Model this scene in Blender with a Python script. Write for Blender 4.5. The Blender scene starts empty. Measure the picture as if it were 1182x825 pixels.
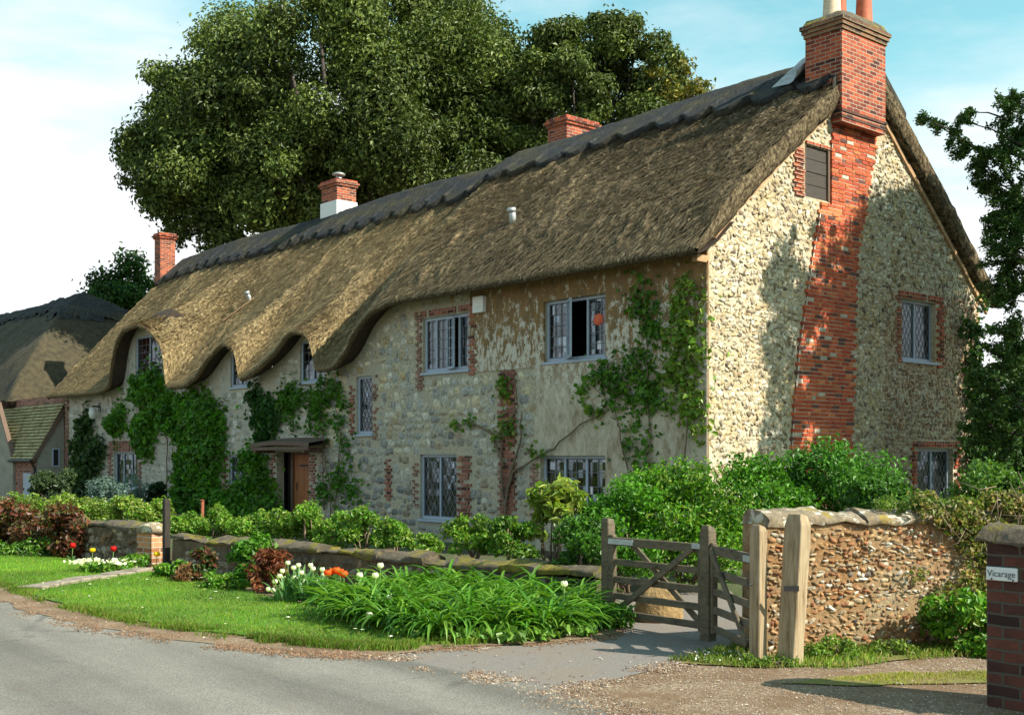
import bpy, bmesh, math, random
import numpy as np
from mathutils import Vector, Matrix
R_ = math.radians
scene = bpy.context.scene
COL = scene.collection
rng = np.random.default_rng(7)

# ---------------------------------------------------------------- calibration
FPX, HX, HY, EYE = 1371.0, 591.0, 527.0, 1.6
CX, CY = 3.3, 20.0                       # near corner of the cottage
UX, UY = -0.656, 0.755                   # along the front wall
WX, WY = 0.755, 0.656                    # along the gable wall
def G(px, py):                           # ground point
    Y = EYE * FPX / (py - HY); return ((px - HX) * Y / FPX, Y)
def AT(px, py, Y): return ((px - HX) * Y / FPX, Y, EYE - (py - HY) * Y / FPX)
def HW(s, t, z): return (CX + WX * s + UX * t, CY + WY * s + UY * t, z)     # cottage frame to world

# ---------------------------------------------------------------- noise
def _h(ix, iy, iz):
    n = (ix * 374761393 + iy * 668265263 + iz * 2147483647) & 0xffffffff
    n = ((n ^ (n >> 13)) * 1274126177) & 0xffffffff
    return ((n ^ (n >> 16)) & 0xffff) / 65535.0
def vnoise(x, y, z=0.0):
    x, y, z = np.broadcast_arrays(np.asarray(x, float), np.asarray(y, float), np.asarray(z, float))
    i, j, k = np.floor(x).astype(np.int64), np.floor(y).astype(np.int64), np.floor(z).astype(np.int64)
    f, g, h = x - i, y - j, z - k
    f, g, h = f*f*(3-2*f), g*g*(3-2*g), h*h*(3-2*h)
    r = 0
    for a in (0, 1):
        for b in (0, 1):
            for c in (0, 1):
                r = r + _h(i+a, j+b, k+c) * (f if a else 1-f) * (g if b else 1-g) * (h if c else 1-h)
    return r - 0.5
def fbm(x, y, z=0.0, o=3):
    r, a, q = 0, 1.0, 1.0
    for _ in range(o):
        r = r + a * vnoise(np.asarray(x)*q, np.asarray(y)*q, np.asarray(z)*q); a *= .5; q *= 2.03
    return r
def sstep(a, b, x):
    u = np.clip((np.asarray(x, float)-a)/(b-a), 0, 1); return u*u*(3-2*u)

# ---------------------------------------------------------------- materials
class NT:
    def __init__(s, name):
        s.m = bpy.data.materials.new(name); s.m.use_nodes = True
        s.t = s.m.node_tree; s.b = s.t.nodes['Principled BSDF']; s.out = s.t.nodes['Material Output']
    def n(s, typ, ins=None, **kw):
        nd = s.t.nodes.new('ShaderNode' + typ)
        for k, v in kw.items(): setattr(nd, k, v)
        for k, v in (ins or {}).items():
            if hasattr(v, 'is_output') or isinstance(v, bpy.types.NodeSocket): s.t.links.new(v, nd.inputs[k])
            else: nd.inputs[k].default_value = v
        return nd
    def set(s, k, v):
        if isinstance(v, bpy.types.NodeSocket): s.t.links.new(v, s.b.inputs[k])
        else: s.b.inputs[k].default_value = v
    def obj(s, scale=(1, 1, 1), rot=(0, 0, 0), src='Object'):
        tc = s.n('TexCoord')
        return s.n('Mapping', {'Vector': tc.outputs[src], 'Scale': scale, 'Rotation': rot}).outputs[0]
    def noise(s, vec, scale, detail=4, rough=.55, dist=0):
        return s.n('TexNoise', {'Vector': vec, 'Scale': scale, 'Detail': detail, 'Roughness': rough, 'Distortion': dist}).outputs['Fac']
    def ramp(s, fac, stops, interp='LINEAR'):
        r = s.n('ValToRGB', {'Fac': fac}); cr = r.color_ramp; cr.interpolation = interp
        while len(cr.elements) > 1: cr.elements.remove(cr.elements[-1])
        for i, (p, c) in enumerate(stops):
            e = cr.elements[0] if i == 0 else cr.elements.new(p)
            e.position = p
            c = (c, c, c) if isinstance(c, (int, float)) else c
            e.color = (*c, 1)
        return r.outputs['Color']
    def mix(s, f, a, b, mode='MIX'):
        nd = s.n('Mix', data_type='RGBA', blend_type=mode)
        for sock, v in ((nd.inputs[0], f), (nd.inputs[6], a), (nd.inputs[7], b)):
            if isinstance(v, bpy.types.NodeSocket): s.t.links.new(v, sock)
            elif isinstance(v, (int, float)): sock.default_value = v if sock == nd.inputs[0] else (v, v, v, 1)
            else: sock.default_value = (*v, 1)
        return nd.outputs[2]
    def math(s, op, a, b=0.0, clamp=False):
        nd = s.n('Math', operation=op); nd.use_clamp = clamp
        for i, v in enumerate((a, b)):
            if isinstance(v, bpy.types.NodeSocket): s.t.links.new(v, nd.inputs[i])
            else: nd.inputs[i].default_value = v
        return nd.outputs[0]
    def bump(s, h, strength=.5, dist=.02, prev=None):
        ins = {'Height': h, 'Strength': strength, 'Distance': dist}
        if prev: ins['Normal'] = prev
        o = s.n('Bump', ins).outputs[0]; s.set('Normal', o); return o
    def attr(s, name='col'): return s.n('Attribute', attribute_name=name).outputs['Color']
    def sep(s, v):
        return s.n('SeparateXYZ', {'Vector': v}).outputs

M = {}
def leaf_mat(name, rough=.45, trans=.3, spec=.35):
    m = NT(name); c = m.attr()
    m.set('Base Color', c); m.set('Roughness', rough); m.set('Specular IOR Level', spec)
    tint = m.mix(1.0, c, (1.5, 1.6, .6), 'MULTIPLY')
    tr = m.n('BsdfTranslucent', {'Color': tint})
    mx = m.n('MixShader', {0: trans, 1: m.b.outputs[0], 2: tr.outputs[0]})
    m.t.links.new(mx.outputs[0], m.out.inputs[0]); M[name] = m.m
leaf_mat('leaf'); leaf_mat('grass_blade', .6, .35, .2); leaf_mat('petal', .6, .35, .2)
leaf_mat('oak_leaf', .5, .12, .3)

def simple(name, col, rough=.7, var=.25, scale=12, bump=.15, metal=0, src='Object', dist=.01, stretch=(1, 1, 1)):
    m = NT(name); v = m.obj(stretch)
    n = m.noise(v, scale, 5, .65)
    a = tuple(c*(1-var) for c in col); b = tuple(min(1, c*(1+var)) for c in col)
    m.set('Base Color', m.ramp(n, [(.3, a), (.7, b)])); m.set('Roughness', rough); m.set('Metallic', metal)
    if bump: m.bump(m.noise(v, scale*3, 4, .7), bump, dist)
    M[name] = m.m; return m

# thatch: streaky straw colour along the slope, weathered darker near the gable end
m = NT('thatch'); uv = m.n('TexCoord').outputs['UV']
v1 = m.n('Mapping', {'Vector': uv, 'Scale': (38, 7.0, 1)}).outputs[0]
n1 = m.noise(v1, 1.0, 6, .7)
n2 = m.noise(m.n('Mapping', {'Vector': uv, 'Scale': (.45, .55, 1)}).outputs[0], 1.0, 5, .6)
n3 = m.noise(m.n('Mapping', {'Vector': uv, 'Scale': (15, 10, 1)}).outputs[0], 1.0, 6, .8)
gold = m.ramp(n1, [(.30, (.11, .070, .030)), (.5, (.39, .275, .125)), (.70, (.74, .58, .32))])
grey = m.ramp(n1, [(.3, (.048, .034, .019)), (.5, (.175, .130, .072)), (.72, (.47, .38, .24))])
yy = m.sep(uv)[0]
age = m.math('ADD', m.n('MapRange', {'Value': yy, 1: 6.0, 2: 13.5, 3: .0, 4: .62}).outputs[0], m.math('MULTIPLY', m.math('SUBTRACT', n2, .5), .9), True)
c = m.mix(age, grey, gold)
dark = m.ramp(n3, [(.38, .10), (.47, .75), (.60, 1.55)])
c = m.mix(1.0, c, dark, 'MULTIPLY')
moss = m.ramp(m.noise(m.n('Mapping', {'Vector': uv, 'Scale': (1.6, 1.3, 1)}).outputs[0], 1.0, 6, .7), [(.58, 0.0), (.72, 1.0)])
c = m.mix(m.math('MULTIPLY', moss, .4), c, (.12, .105, .03))
c = m.mix(1.0, c, m.attr(), 'MULTIPLY')
m.set('Base Color', c); m.set('Roughness', .9); m.set('Specular IOR Level', .15)
b1 = m.bump(n3, 1.0, .13); m.bump(n1, .7, .03, b1); M['thatch'] = m.m

m = NT('ridge_thatch'); uv = m.n('TexCoord').outputs['UV']
n1 = m.noise(m.n('Mapping', {'Vector': uv, 'Scale': (14, 5, 1)}).outputs[0], 1, 6, .7)
n2 = m.noise(m.n('Mapping', {'Vector': uv, 'Scale': (.6, 1.5, 1)}).outputs[0], 1, 5, .6)
c = m.mix(m.ramp(n2, [(.45, 0.0), (.75, 1.0)]), m.ramp(n1, [(.3, (.016, .017, .018)), (.7, (.070, .073, .076))]), m.ramp(n1, [(.3, (.035, .03, .015)), (.7, (.135, .115, .06))]))
m.set('Base Color', c); m.set('Roughness', .95); m.set('Specular IOR Level', .1); m.bump(n1, .9, .05); M['ridge_thatch'] = m.m

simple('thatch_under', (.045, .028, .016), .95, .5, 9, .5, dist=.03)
simple('thatch_neighbour', (.050, .040, .020), .95, .5, 5, .8, dist=.05)

def stone_mat(name, fine=30, rough=.85):
    m = NT(name); v = m.obj(); a = m.attr()
    n = m.noise(v, fine, 6, .7); n2 = m.noise(v, 3.2, 5, .65)
    c = m.mix(1.0, a, m.ramp(n, [(.25, .55), (.55, 1.0), (.8, 1.25)]), 'MULTIPLY')
    lich = m.ramp(n2, [(.60, 0.0), (.68, 1.0)])
    c = m.mix(m.math('MULTIPLY', lich, .5), c, (.46, .43, .34))
    n4 = m.noise(v, 14, 9, .82, .3); c = m.mix(.9, c, m.ramp(n4, [(.38, .22), (.47, .95), (.62, 1.4)]), 'MULTIPLY')
    m.set('Base Color', c); m.set('Roughness', rough); b1 = m.bump(n, .6, .012); m.bump(n4, .8, .02, b1); M[name] = m.m
stone_mat('stone')

m = NT('mortar_front'); v = m.obj(); t_ = m.sep(v)[1]
n = m.noise(v, 14, 6, .7); n2 = m.noise(v, 1.1, 5, .6)
c = m.mix(m.ramp(n2, [(.4, 0.0), (.6, 1.0)]), m.ramp(n, [(.3, (.24, .225, .175)), (.7, (.48, .45, .36))]), m.ramp(n, [(.3, (.30, .26, .175)), (.7, (.52, .46, .33))]))
lime = m.n('MapRange', {'Value': t_, 1: 12.0, 2: 18.0, 3: .0, 4: .6}).outputs[0]
c = m.mix(lime, c, (.42, .40, .34))
m.set('Base Color', c); m.set('Roughness', .95); m.bump(n, .8, .02); M['mortar_front'] = m.m

m = NT('mortar_gable'); v = m.obj()
n = m.noise(v, 16, 6, .75); n2 = m.noise(v, .9, 5, .6)
c = m.mix(m.ramp(n2, [(.4, 0.0), (.6, 1.0)]), m.ramp(n, [(.3, (.36, .31, .20)), (.65, (.60, .55, .43))]), m.ramp(n, [(.3, (.30, .21, .10)), (.7, (.56, .47, .30))]))
ora = m.ramp(m.noise(v, 2.3, 4, .7), [(.66, 0.0), (.71, 1.0)])
c = m.mix(m.math('MULTIPLY', ora, .7), c, (.42, .22, .035))
c = m.mix(.8, c, m.ramp(m.noise(v, 13, 8, .8), [(.36, .3), (.48, 1.0)]), 'MULTIPLY')
m.set('Base Color', c); m.set('Roughness', .95); m.bump(n, .9, .025); M['mortar_gable'] = m.m

# old lime render: brown wash above, flaking to pale patches, grey and worn below
m = NT('old_render'); v = m.obj(); z_ = m.sep(v)[2]
nA = m.noise(m.obj((1, 1.6, .75)), 2.6, 8, .72, .3); nB = m.noise(m.obj((1, 1.7, 1.0)), 4.2, 10, .80, .4); nC = m.noise(v, 26, 5, .7)
top = m.ramp(nA, [(.35, (.13, .075, .028)), (.6, (.27, .165, .065))])
low = m.ramp(nA, [(.33, (.22, .155, .08)), (.45, (.38, .32, .22)), (.58, (.56, .51, .40))])
hz = m.math('ADD', m.n('MapRange', {'Value': z_, 1: 2.9, 2: 3.6, 3: 0.0, 4: 1.0}).outputs[0], m.math('MULTIPLY', m.math('SUBTRACT', nA, .5), 1.6), True)
c = m.mix(hz, low, top)
mid = m.n('MapRange', {'Value': m.math('ABSOLUTE', m.math('SUBTRACT', z_, 3.55)), 1: .2, 2: 1.5, 3: .075, 4: -.045}).outputs[0]
fl = m.ramp(m.math('ADD', nB, mid), [(.545, 0.0), (.575, 1.0)])
c = m.mix(m.math('MULTIPLY', fl, .9), c, (.62, .58, .48))
c = m.mix(.5, c, m.ramp(nC, [(.3, .6), (.6, 1.0)]), 'MULTIPLY')
m.set('Base Color', c); m.set('Roughness', .95); b1 = m.bump(fl, .35, -.015); m.bump(nC, .5, .015, b1); M['old_render'] = m.m

def brick_mat(name, cA, cB, cM, dark=.5, bw=.225, rh=.075):
    m = NT(name); uv = m.n('TexCoord').outputs['UV']
    w = m.noise(uv, 6, 3); 
    wv = m.n('VectorMath', {0: m.n('TexNoise', {'Vector': uv, 'Scale': 7.0, 'Detail': 3.0}).outputs['Color'], 1: (.5, .5, .5)}, operation='SUBTRACT').outputs[0]
    uw = m.n('VectorMath', {0: uv, 1: m.n('VectorMath', {0: wv, 'Scale': .022}, operation='SCALE').outputs[0]}, operation='ADD').outputs[0]
    br = m.n('TexBrick', {'Vector': uw, 'Color1': (0, 0, 0, 1), 'Color2': (1, 1, 1, 1), 'Mortar': (.5, .5, .5, 1), 'Scale': 1.0, 'Mortar Size': .009, 'Mortar Smooth': .25, 'Bias': 0.0, 'Brick Width': bw, 'Row Height': rh})
    n = m.noise(uv, 40, 5, .7); n2 = m.noise(uv, 2.2, 5, .65)
    cd = tuple(x*.28 for x in cA)
    c = m.ramp(br.outputs['Color'], [(.0, cd), (.22, cA), (.62, cB), (1.0, tuple(min(1, x*1.15) for x in cB))])
    c = m.mix(dark, c, m.ramp(n2, [(.3, .4), (.55, 1.0)]), 'MULTIPLY')
    c = m.mix(br.outputs['Fac'], c, cM)
    c = m.mix(.6, c, m.ramp(n, [(.25, .55), (.6, 1.0)]), 'MULTIPLY')
    m.set('Base Color', c); m.set('Roughness', .88)
    h = m.math('ADD', m.math('MULTIPLY', m.math('SUBTRACT', 1.0, br.outputs['Fac']), 1.0), m.math('MULTIPLY', n, .45))
    m.bump(h, .8, .012); M[name] = m.m
brick_mat('brick_red', (.20, .028, .011), (.41, .078, .025), (.36, .28, .20), .75)
brick_mat('brick_old', (.20, .055, .035), (.34, .12, .075), (.34, .29, .23), .6)
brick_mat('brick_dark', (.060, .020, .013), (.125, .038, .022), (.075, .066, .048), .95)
brick_mat('brick_orange', (.34, .13, .05), (.50, .23, .10), (.46, .40, .30), .3)

m = NT('roof_tile'); uv = m.n('TexCoord').outputs['UV']
br = m.n('TexBrick', {'Vector': uv, 'Color1': (0, 0, 0, 1), 'Color2': (1, 1, 1, 1), 'Mortar': (0, 0, 0, 1), 'Scale': 1.0, 'Mortar Size': .012, 'Brick Width': .17, 'Row Height': .10})
n = m.noise(uv, 3.5, 6, .7)
c = m.mix(m.ramp(n, [(.42, 0.0), (.56, 1.0)]), m.ramp(br.outputs['Color'], [(0, (.15, .085, .03)), (1, (.36, .25, .09))]), (.42, .38, .17))
c = m.mix(br.outputs['Fac'], c, (.03, .022, .012))
m.set('Base Color', c); m.set('Roughness', .9); m.bump(br.outputs['Color'], .6, .03); M['roof_tile'] = m.m

simple('frame_paint', (.33, .39, .47), .55, .12, 20, .1)
simple('lead', (.10, .115, .13), .5, .2, 20, 0, .0)
simple('white_paint', (.72, .72, .68), .5, .08, 15, .05)
simple('dark_interior', (.012, .011, .010), .9, .2, 5, 0)
simple('curtain_red', (.72, .15, .07), .9, .25, 8, .3, stretch=(1, 8, 1))
simple('curtain_brown', (.20, .11, .05), .9, .3, 6, .3)
simple('curtain_pale', (.45, .42, .38), .9, .2, 6, .3)
simple('board_dark', (.045, .036, .028), .8, .45, 6, .5, stretch=(1, 1, 12))
simple('door_wood', (.30, .105, .030), .55, .35, 5, .3, stretch=(6, 6, .8))
simple('canopy_wood', (.12, .075, .05), .8, .4, 8, .4, stretch=(6, 1, 6))
simple('barge_wood', (.36, .22, .11), .8, .35, 8, .3)
m = simple('gate_wood', (.20, .155, .105), .8, .4, 5, .5, stretch=(8, 8, 8))
def wood(name, A, B, st):
    m = NT(name); v = m.obj(st); n = m.noise(v, 1.0, 8, .7, .4); f = m.noise(m.obj(), 3, 4, .6)
    c = m.ramp(n, [(.30, tuple(x*.2 for x in A)), (.41, A), (.65, B)])
    g = m.ramp(f, [(.4, 0.0), (.62, 1.0)])
    c = m.mix(m.math('MULTIPLY', g, .4), c, tuple(x*.9+.03 for x in B))
    m.set('Base Color', c); m.set('Roughness', .85); m.bump(n, .7, .012); M[name] = m.m
wood('post_wood', (.20, .135, .068), (.38, .295, .18), (34, 34, 2.4))
wood('rail_wood', (.070, .053, .030), (.15, .115, .066), (9, 9, 22))
wood('dark_bark', (.03, .022, .016), (.06, .045, .03), (9, 9, 2))
wood('bark', (.07, .055, .04), (.15, .12, .085), (9, 9, 2))
simple('stem_bark', (.16, .115, .075), .9, .4, 14, .5)
simple('rust_iron', (.20, .055, .025), .85, .4, 20, .3)
simple('galvanised', (.40, .42, .42), .5, .2, 20, .1, .5)
simple('pot_buff', (.58, .46, .32), .8, .2, 10, .2)
simple('pot_red', (.42, .11, .05), .75, .2, 10, .2)
simple('lead_flash', (.36, .37, .36), .6, .25, 6, .3)
simple('black_iron', (.012, .012, .013), .5, .2, 10, 0)
simple('wire', (.25, .24, .22), .5, .1, 10, 0, 1)
simple('sign_ink', (.07, .10, .11), .6, .1, 10, 0)
simple('sign_plate', (.62, .66, .64), .45, .08, 8, .05)
simple('bulb_glass', (.60, .62, .56), .25, .1, 8, 0)
simple('slab', (.24, .20, .15), .9, .35, 9, .5)
simple('cream_wall', (.27, .25, .20), .95, .25, 3, .4)

m = NT('coping'); v = m.obj(); n = m.noise(v, 12, 8, .78); n2 = m.noise(v, 5.2, 8, .72); n3 = m.noise(v, 5.5, 5, .6)
c = m.ramp(n, [(.3, (.09, .068, .042)), (.6, (.27, .21, .135))])
c = m.mix(m.ramp(n2, [(.53, 0.0), (.57, 1.0)]), c, (.55, .52, .43))
c = m.mix(m.math('MULTIPLY', m.ramp(n3, [(.55, 0.0), (.62, 1.0)]), .8), c, (.30, .22, .035))
m.set('Base Color', c); m.set('Roughness', .95); m.bump(n, .8, .03); M['coping'] = m.m
m = NT('mossy_coping'); v = m.obj(); n = m.noise(v, 9, 6, .7); n2 = m.noise(v, 2.6, 6, .65)
c = m.ramp(n, [(.3, (.035, .027, .017)), (.6, (.12, .095, .062))])
c = m.mix(m.ramp(n2, [(.50, 0.0), (.56, 1.0)]), c, m.ramp(n, [(.3, (.075, .065, .008)), (.7, (.22, .18, .02))]))
m.set('Base Color', c); m.set('Roughness', .95); m.bump(n, .9, .03); M['mossy_coping'] = m.m
m = NT('rubble_core'); v = m.obj(); n = m.noise(v, 12, 6, .75); n2 = m.noise(v, 1.8, 5, .6)
c = m.mix(m.ramp(n2, [(.4, 0.0), (.6, 1.0)]), m.ramp(n, [(.3, (.15, .07, .025)), (.7, (.36, .20, .08))]), m.ramp(n, [(.3, (.18, .12, .06)), (.7, (.38, .29, .17))]))
m.set('Base Color', c); m.set('Roughness', .95); m.bump(n, .9, .025); M['rubble_core'] = m.m
simple('mossy_core', (.10, .075, .045), .95, .55, 7, .8, dist=.03)
simple('boulder', (.26, .17, .07), .9, .5, 6, .8, dist=.04)

m = NT('brick_piece'); v = m.obj(); n = m.noise(v, 30, 6, .75)
m.set('Base Color', m.mix(1.0, m.attr(), m.ramp(n, [(.3, .4), (.52, 1.0), (.75, 1.25)]), 'MULTIPLY')); m.set('Roughness', .9); m.bump(n, .7, .01); M['brick_piece'] = m.m
# glass: clear pane, reflecting by fresnel
m = NT('glass'); fr = m.n('Fresnel', {'IOR': 1.5}); gl = m.n('BsdfGlossy', {'Color': (.75, .80, .85, 1), 'Roughness': .04}); tr = m.n('BsdfTransparent', {'Color': (.8, .83, .82, 1)})
sn = m.n('VectorMath', {0: m.n('TexCoord').outputs['Object'], 1: (.13, .13, .15)}, operation='SNAP').outputs[0]
wn_ = m.n('VectorMath', {0: m.n('TexWhiteNoise', {'Vector': sn}, noise_dimensions='3D').outputs['Color'], 1: (.5, .5, .5)}, operation='SUBTRACT').outputs[0]
nn_ = m.n('VectorMath', {0: m.n('VectorMath', {0: wn_, 'Scale': .06}, operation='SCALE').outputs[0], 1: m.n('NewGeometry').outputs['Normal']}, operation='ADD').outputs[0]
m.t.links.new(m.n('VectorMath', {0: nn_}, operation='NORMALIZE').outputs[0], gl.inputs['Normal'])
mx = m.n('MixShader', {0: m.math('MULTIPLY', fr.outputs[0], .9), 1: tr.outputs[0], 2: gl.outputs[0]}); m.t.links.new(mx.outputs[0], m.out.inputs[0]); M['glass'] = m.m

# ground covers
m = NT('asphalt'); v = m.obj(src='Object'); n = m.noise(v, 90, 4, .8); n2 = m.noise(v, .55, 5, .6); n3 = m.noise(v, 2.6, 6, .7)
mp_ = m.n('Mapping', {'Vector': m.n('TexCoord').outputs['Object'], 'Scale': (9, .75, 1), 'Rotation': (0, 0, R_(128))}, vector_type='TEXTURE')
tr_ = m.noise(mp_.outputs[0], 1.0, 4, .5)
c = m.ramp(n, [(.3, (.055, .051, .043)), (.5, (.168, .156, .132)), (.7, (.37, .345, .295))])
c = m.mix(.75, c, m.ramp(n2, [(.3, .72), (.7, 1.15)]), 'MULTIPLY')
c = m.mix(1.0, c, m.ramp(tr_, [(.35, .70), (.6, 1.18)]), 'MULTIPLY')
c = m.mix(m.math('MULTIPLY', m.ramp(n3, [(.60, 0.0), (.70, 1.0)]), .45), c, (.17, .12, .08))
vc = m.n('TexVoronoi', {'Vector': m.n('Mapping', {'Vector': m.n('TexCoord').outputs['Object'], 'Scale': (.55, .55, 1)}).outputs[0], 'Scale': 1.0}, feature='DISTANCE_TO_EDGE')
wv_ = m.math('ADD', vc.outputs['Distance'], m.math('MULTIPLY', m.math('SUBTRACT', m.noise(v, 3.5, 6, .7), .5), .16))
crk = m.ramp(wv_, [(.0, .45), (.008, .6), (.016, 1.0)]); c = m.mix(m.math('MULTIPLY', m.ramp(n2, [(.45, 0.0), (.6, .8)]), 1.0), c, m.mix(1.0, c, crk, 'MULTIPLY'))
m.set('Base Color', c); m.set('Roughness', .9); b1 = m.bump(n, .6, .008); m.bump(n3, .2, .02, b1); M['asphalt'] = m.m
m = NT('drive_tarmac'); v = m.obj(); n = m.noise(v, 80, 4, .8); n3 = m.noise(v, 1.6, 6, .7)
c = m.ramp(n, [(.2, (.075, .065, .06)), (.5, (.17, .15, .135)), (.8, (.32, .28, .24))])
c = m.mix(m.ramp(n3, [(.45, 0.0), (.75, .8)]), c, (.20, .145, .10))
m.set('Base Color', c); m.set('Roughness', .9); m.bump(n, .6, .006); M['drive_tarmac'] = m.m
m = NT('gravel'); v = m.obj(); vo = m.n('TexVoronoi', {'Vector': v, 'Scale': 85.0}); n3 = m.noise(v, 1.3, 6, .7); n = m.noise(v, 60, 4, .8)
c = m.ramp(m.sep(vo.outputs['Color'])[0], [(.0, (.10, .062, .036)), (.4, (.22, .145, .088)), (.8, (.34, .25, .165)), (1, (.50, .42, .32))])
c = m.mix(.7, c, m.ramp(n, [(.25, .5), (.6, 1.05)]), 'MULTIPLY')
c = m.mix(m.ramp(n3, [(.38, 0.0), (.58, .9)]), c, (.15, .085, .040))
m.set('Base Color', c); m.set('Roughness', .95); m.bump(m.math('SUBTRACT', 1.0, vo.outputs['Distance']), .7, .012); M['gravel'] = m.m
m = NT('earth'); v = m.obj(); n = m.noise(v, 34, 6, .75); n2 = m.noise(v, 2.2, 5, .6)
c = m.mix(m.ramp(n2, [(.4, 0.0), (.6, 1.0)]), m.ramp(n, [(.3, (.085, .045, .022)), (.7, (.25, .155, .085))]), m.ramp(n, [(.3, (.12, .075, .04)), (.7, (.34, .25, .16))]))
m.set('Base Color', c); m.set('Roughness', .95); m.bump(n, .8, .02); M['earth'] = m.m
m = NT('turf'); v = m.obj(); n = m.noise(v, 45, 6, .75); n2 = m.noise(v, .9, 5, .6); n3 = m.noise(v, 4, 5, .65)
c = m.mix(m.ramp(n2, [(.4, 0.0), (.6, 1.0)]), m.ramp(n, [(.3, (.05, .12, .004)), (.7, (.10, .25, .010))]), m.ramp(n, [(.3, (.08, .15, .006)), (.7, (.17, .29, .015))]))
c = m.mix(m.ramp(n3, [(.60, 0.0), (.72, .55)]), c, (.19, .16, .05))
m.set('Base Color', c); m.set('Roughness', .95); m.bump(n, .9, .03); M['turf'] = m.m
m = NT('dry_turf'); v = m.obj(); n = m.noise(v, 45, 6, .75); n3 = m.noise(v, 2.5, 5, .65)
c = m.mix(m.ramp(n3, [(.4, 0.0), (.62, .8)]), m.ramp(n, [(.3, (.08, .09, .012)), (.7, (.22, .23, .035))]), (.24, .165, .075))
m.set('Base Color', c); m.set('Roughness', .95); m.bump(n, .9, .02); M['dry_turf'] = m.m
m = NT('garden_soil'); v = m.obj(); n = m.noise(v, 20, 6, .75); n3 = m.noise(v, .7, 5, .65)
c = m.mix(m.ramp(n3, [(.42, 0.0), (.6, 1.0)]), m.ramp(n, [(.3, (.03, .05, .01)), (.7, (.09, .13, .03))]), m.ramp(n, [(.3, (.04, .028, .015)), (.7, (.12, .085, .05))]))
m.set('Base Color', c); m.set('Roughness', .95); m.bump(n, .9, .04); M['garden_soil'] = m.m

# ---------------------------------------------------------------- mesh building
def tag(o, label=None, cat=None, group=None, kind=None):
    if label: o['label'] = label
    if cat: o['category'] = cat
    if group: o['group'] = group
    if kind: o['kind'] = kind
    return o
def thing(name, label, cat, loc=(0, 0, 0), rz=0.0, group=None):
    o = bpy.data.objects.new(name, None); COL.objects.link(o); o.empty_display_size = .2
    o.location = loc; o.rotation_euler = (0, 0, rz); return tag(o, label, cat, group)
def dup(root, loc=None, rz=None, label=None, sc=None):
    r = root.copy(); COL.objects.link(r)
    if loc is not None: r.location = loc
    if rz is not None: r.rotation_euler = (0, 0, rz)
    if sc is not None: r.scale = (sc, sc, sc)
    if label: r['label'] = label
    for ch in list(root.children):
        c = ch.copy(); COL.objects.link(c); c.parent = r
        for g in list(ch.children):
            d = g.copy(); COL.objects.link(d); d.parent = c
    return r

def np_obj(name, pieces, parent=None, smooth=False, origin=None):
    """pieces: list of (V (n,3), F (m,k), C (n,3) or None, material name, uv (n,2) or None)"""
    Vs, Cs, UVs, LI, LS, MI, mats = [], [], [], [], [], [], []
    off = 0; lo = 0; SM = []
    for pc in pieces:
        V, F, C, mt = pc[:4]; UV = pc[4] if len(pc) > 4 else None; sm = pc[5] if len(pc) > 5 else smooth
        V = np.asarray(V, float); F = np.asarray(F, np.int64)
        if len(F) == 0: continue
        if mt not in mats: mats.append(mt)
        Vs.append(V); Cs.append(np.ones((len(V), 3)) if C is None else np.asarray(C, float))
        UVs.append(V[:, :2] if UV is None else UV)
        LI.append((F + off).ravel()); k = F.shape[1]
        LS.append(lo + np.arange(len(F)) * k); lo += F.size
        MI.append(np.full(len(F), mats.index(mt))); SM.append(np.full(len(F), sm)); off += len(V)
    V = np.concatenate(Vs); Cc = np.concatenate(Cs); UV = np.concatenate(UVs); LI = np.concatenate(LI)
    if origin is not None: V = V - np.asarray(origin)
    me = bpy.data.meshes.new(name)
    me.vertices.add(len(V)); me.vertices.foreach_set('co', V.astype(np.float32).ravel())
    me.loops.add(len(LI)); me.loops.foreach_set('vertex_index', LI.astype(np.int32))
    LS = np.concatenate(LS); me.polygons.add(len(LS)); me.polygons.foreach_set('loop_start', LS.astype(np.int32))
    me.polygons.foreach_set('material_index', np.concatenate(MI).astype(np.int32))
    me.update(calc_edges=True); me.validate()
    me.polygons.foreach_set('use_smooth', np.concatenate(SM).astype(bool))
    a = me.attributes.new('col', 'FLOAT_COLOR', 'POINT')
    a.data.foreach_set('color', np.concatenate([Cc, np.ones((len(Cc), 1))], 1).astype(np.float32).ravel())
    uvl = me.uv_layers.new(name='UVMap'); uvl.data.foreach_set('uv', UV[LI].astype(np.float32).ravel())
    for mt in mats: me.materials.append(M[mt])
    o = bpy.data.objects.new(name, me); COL.objects.link(o)
    if origin is not None: o.location = origin
    if parent: o.parent = parent
    return o

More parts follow.
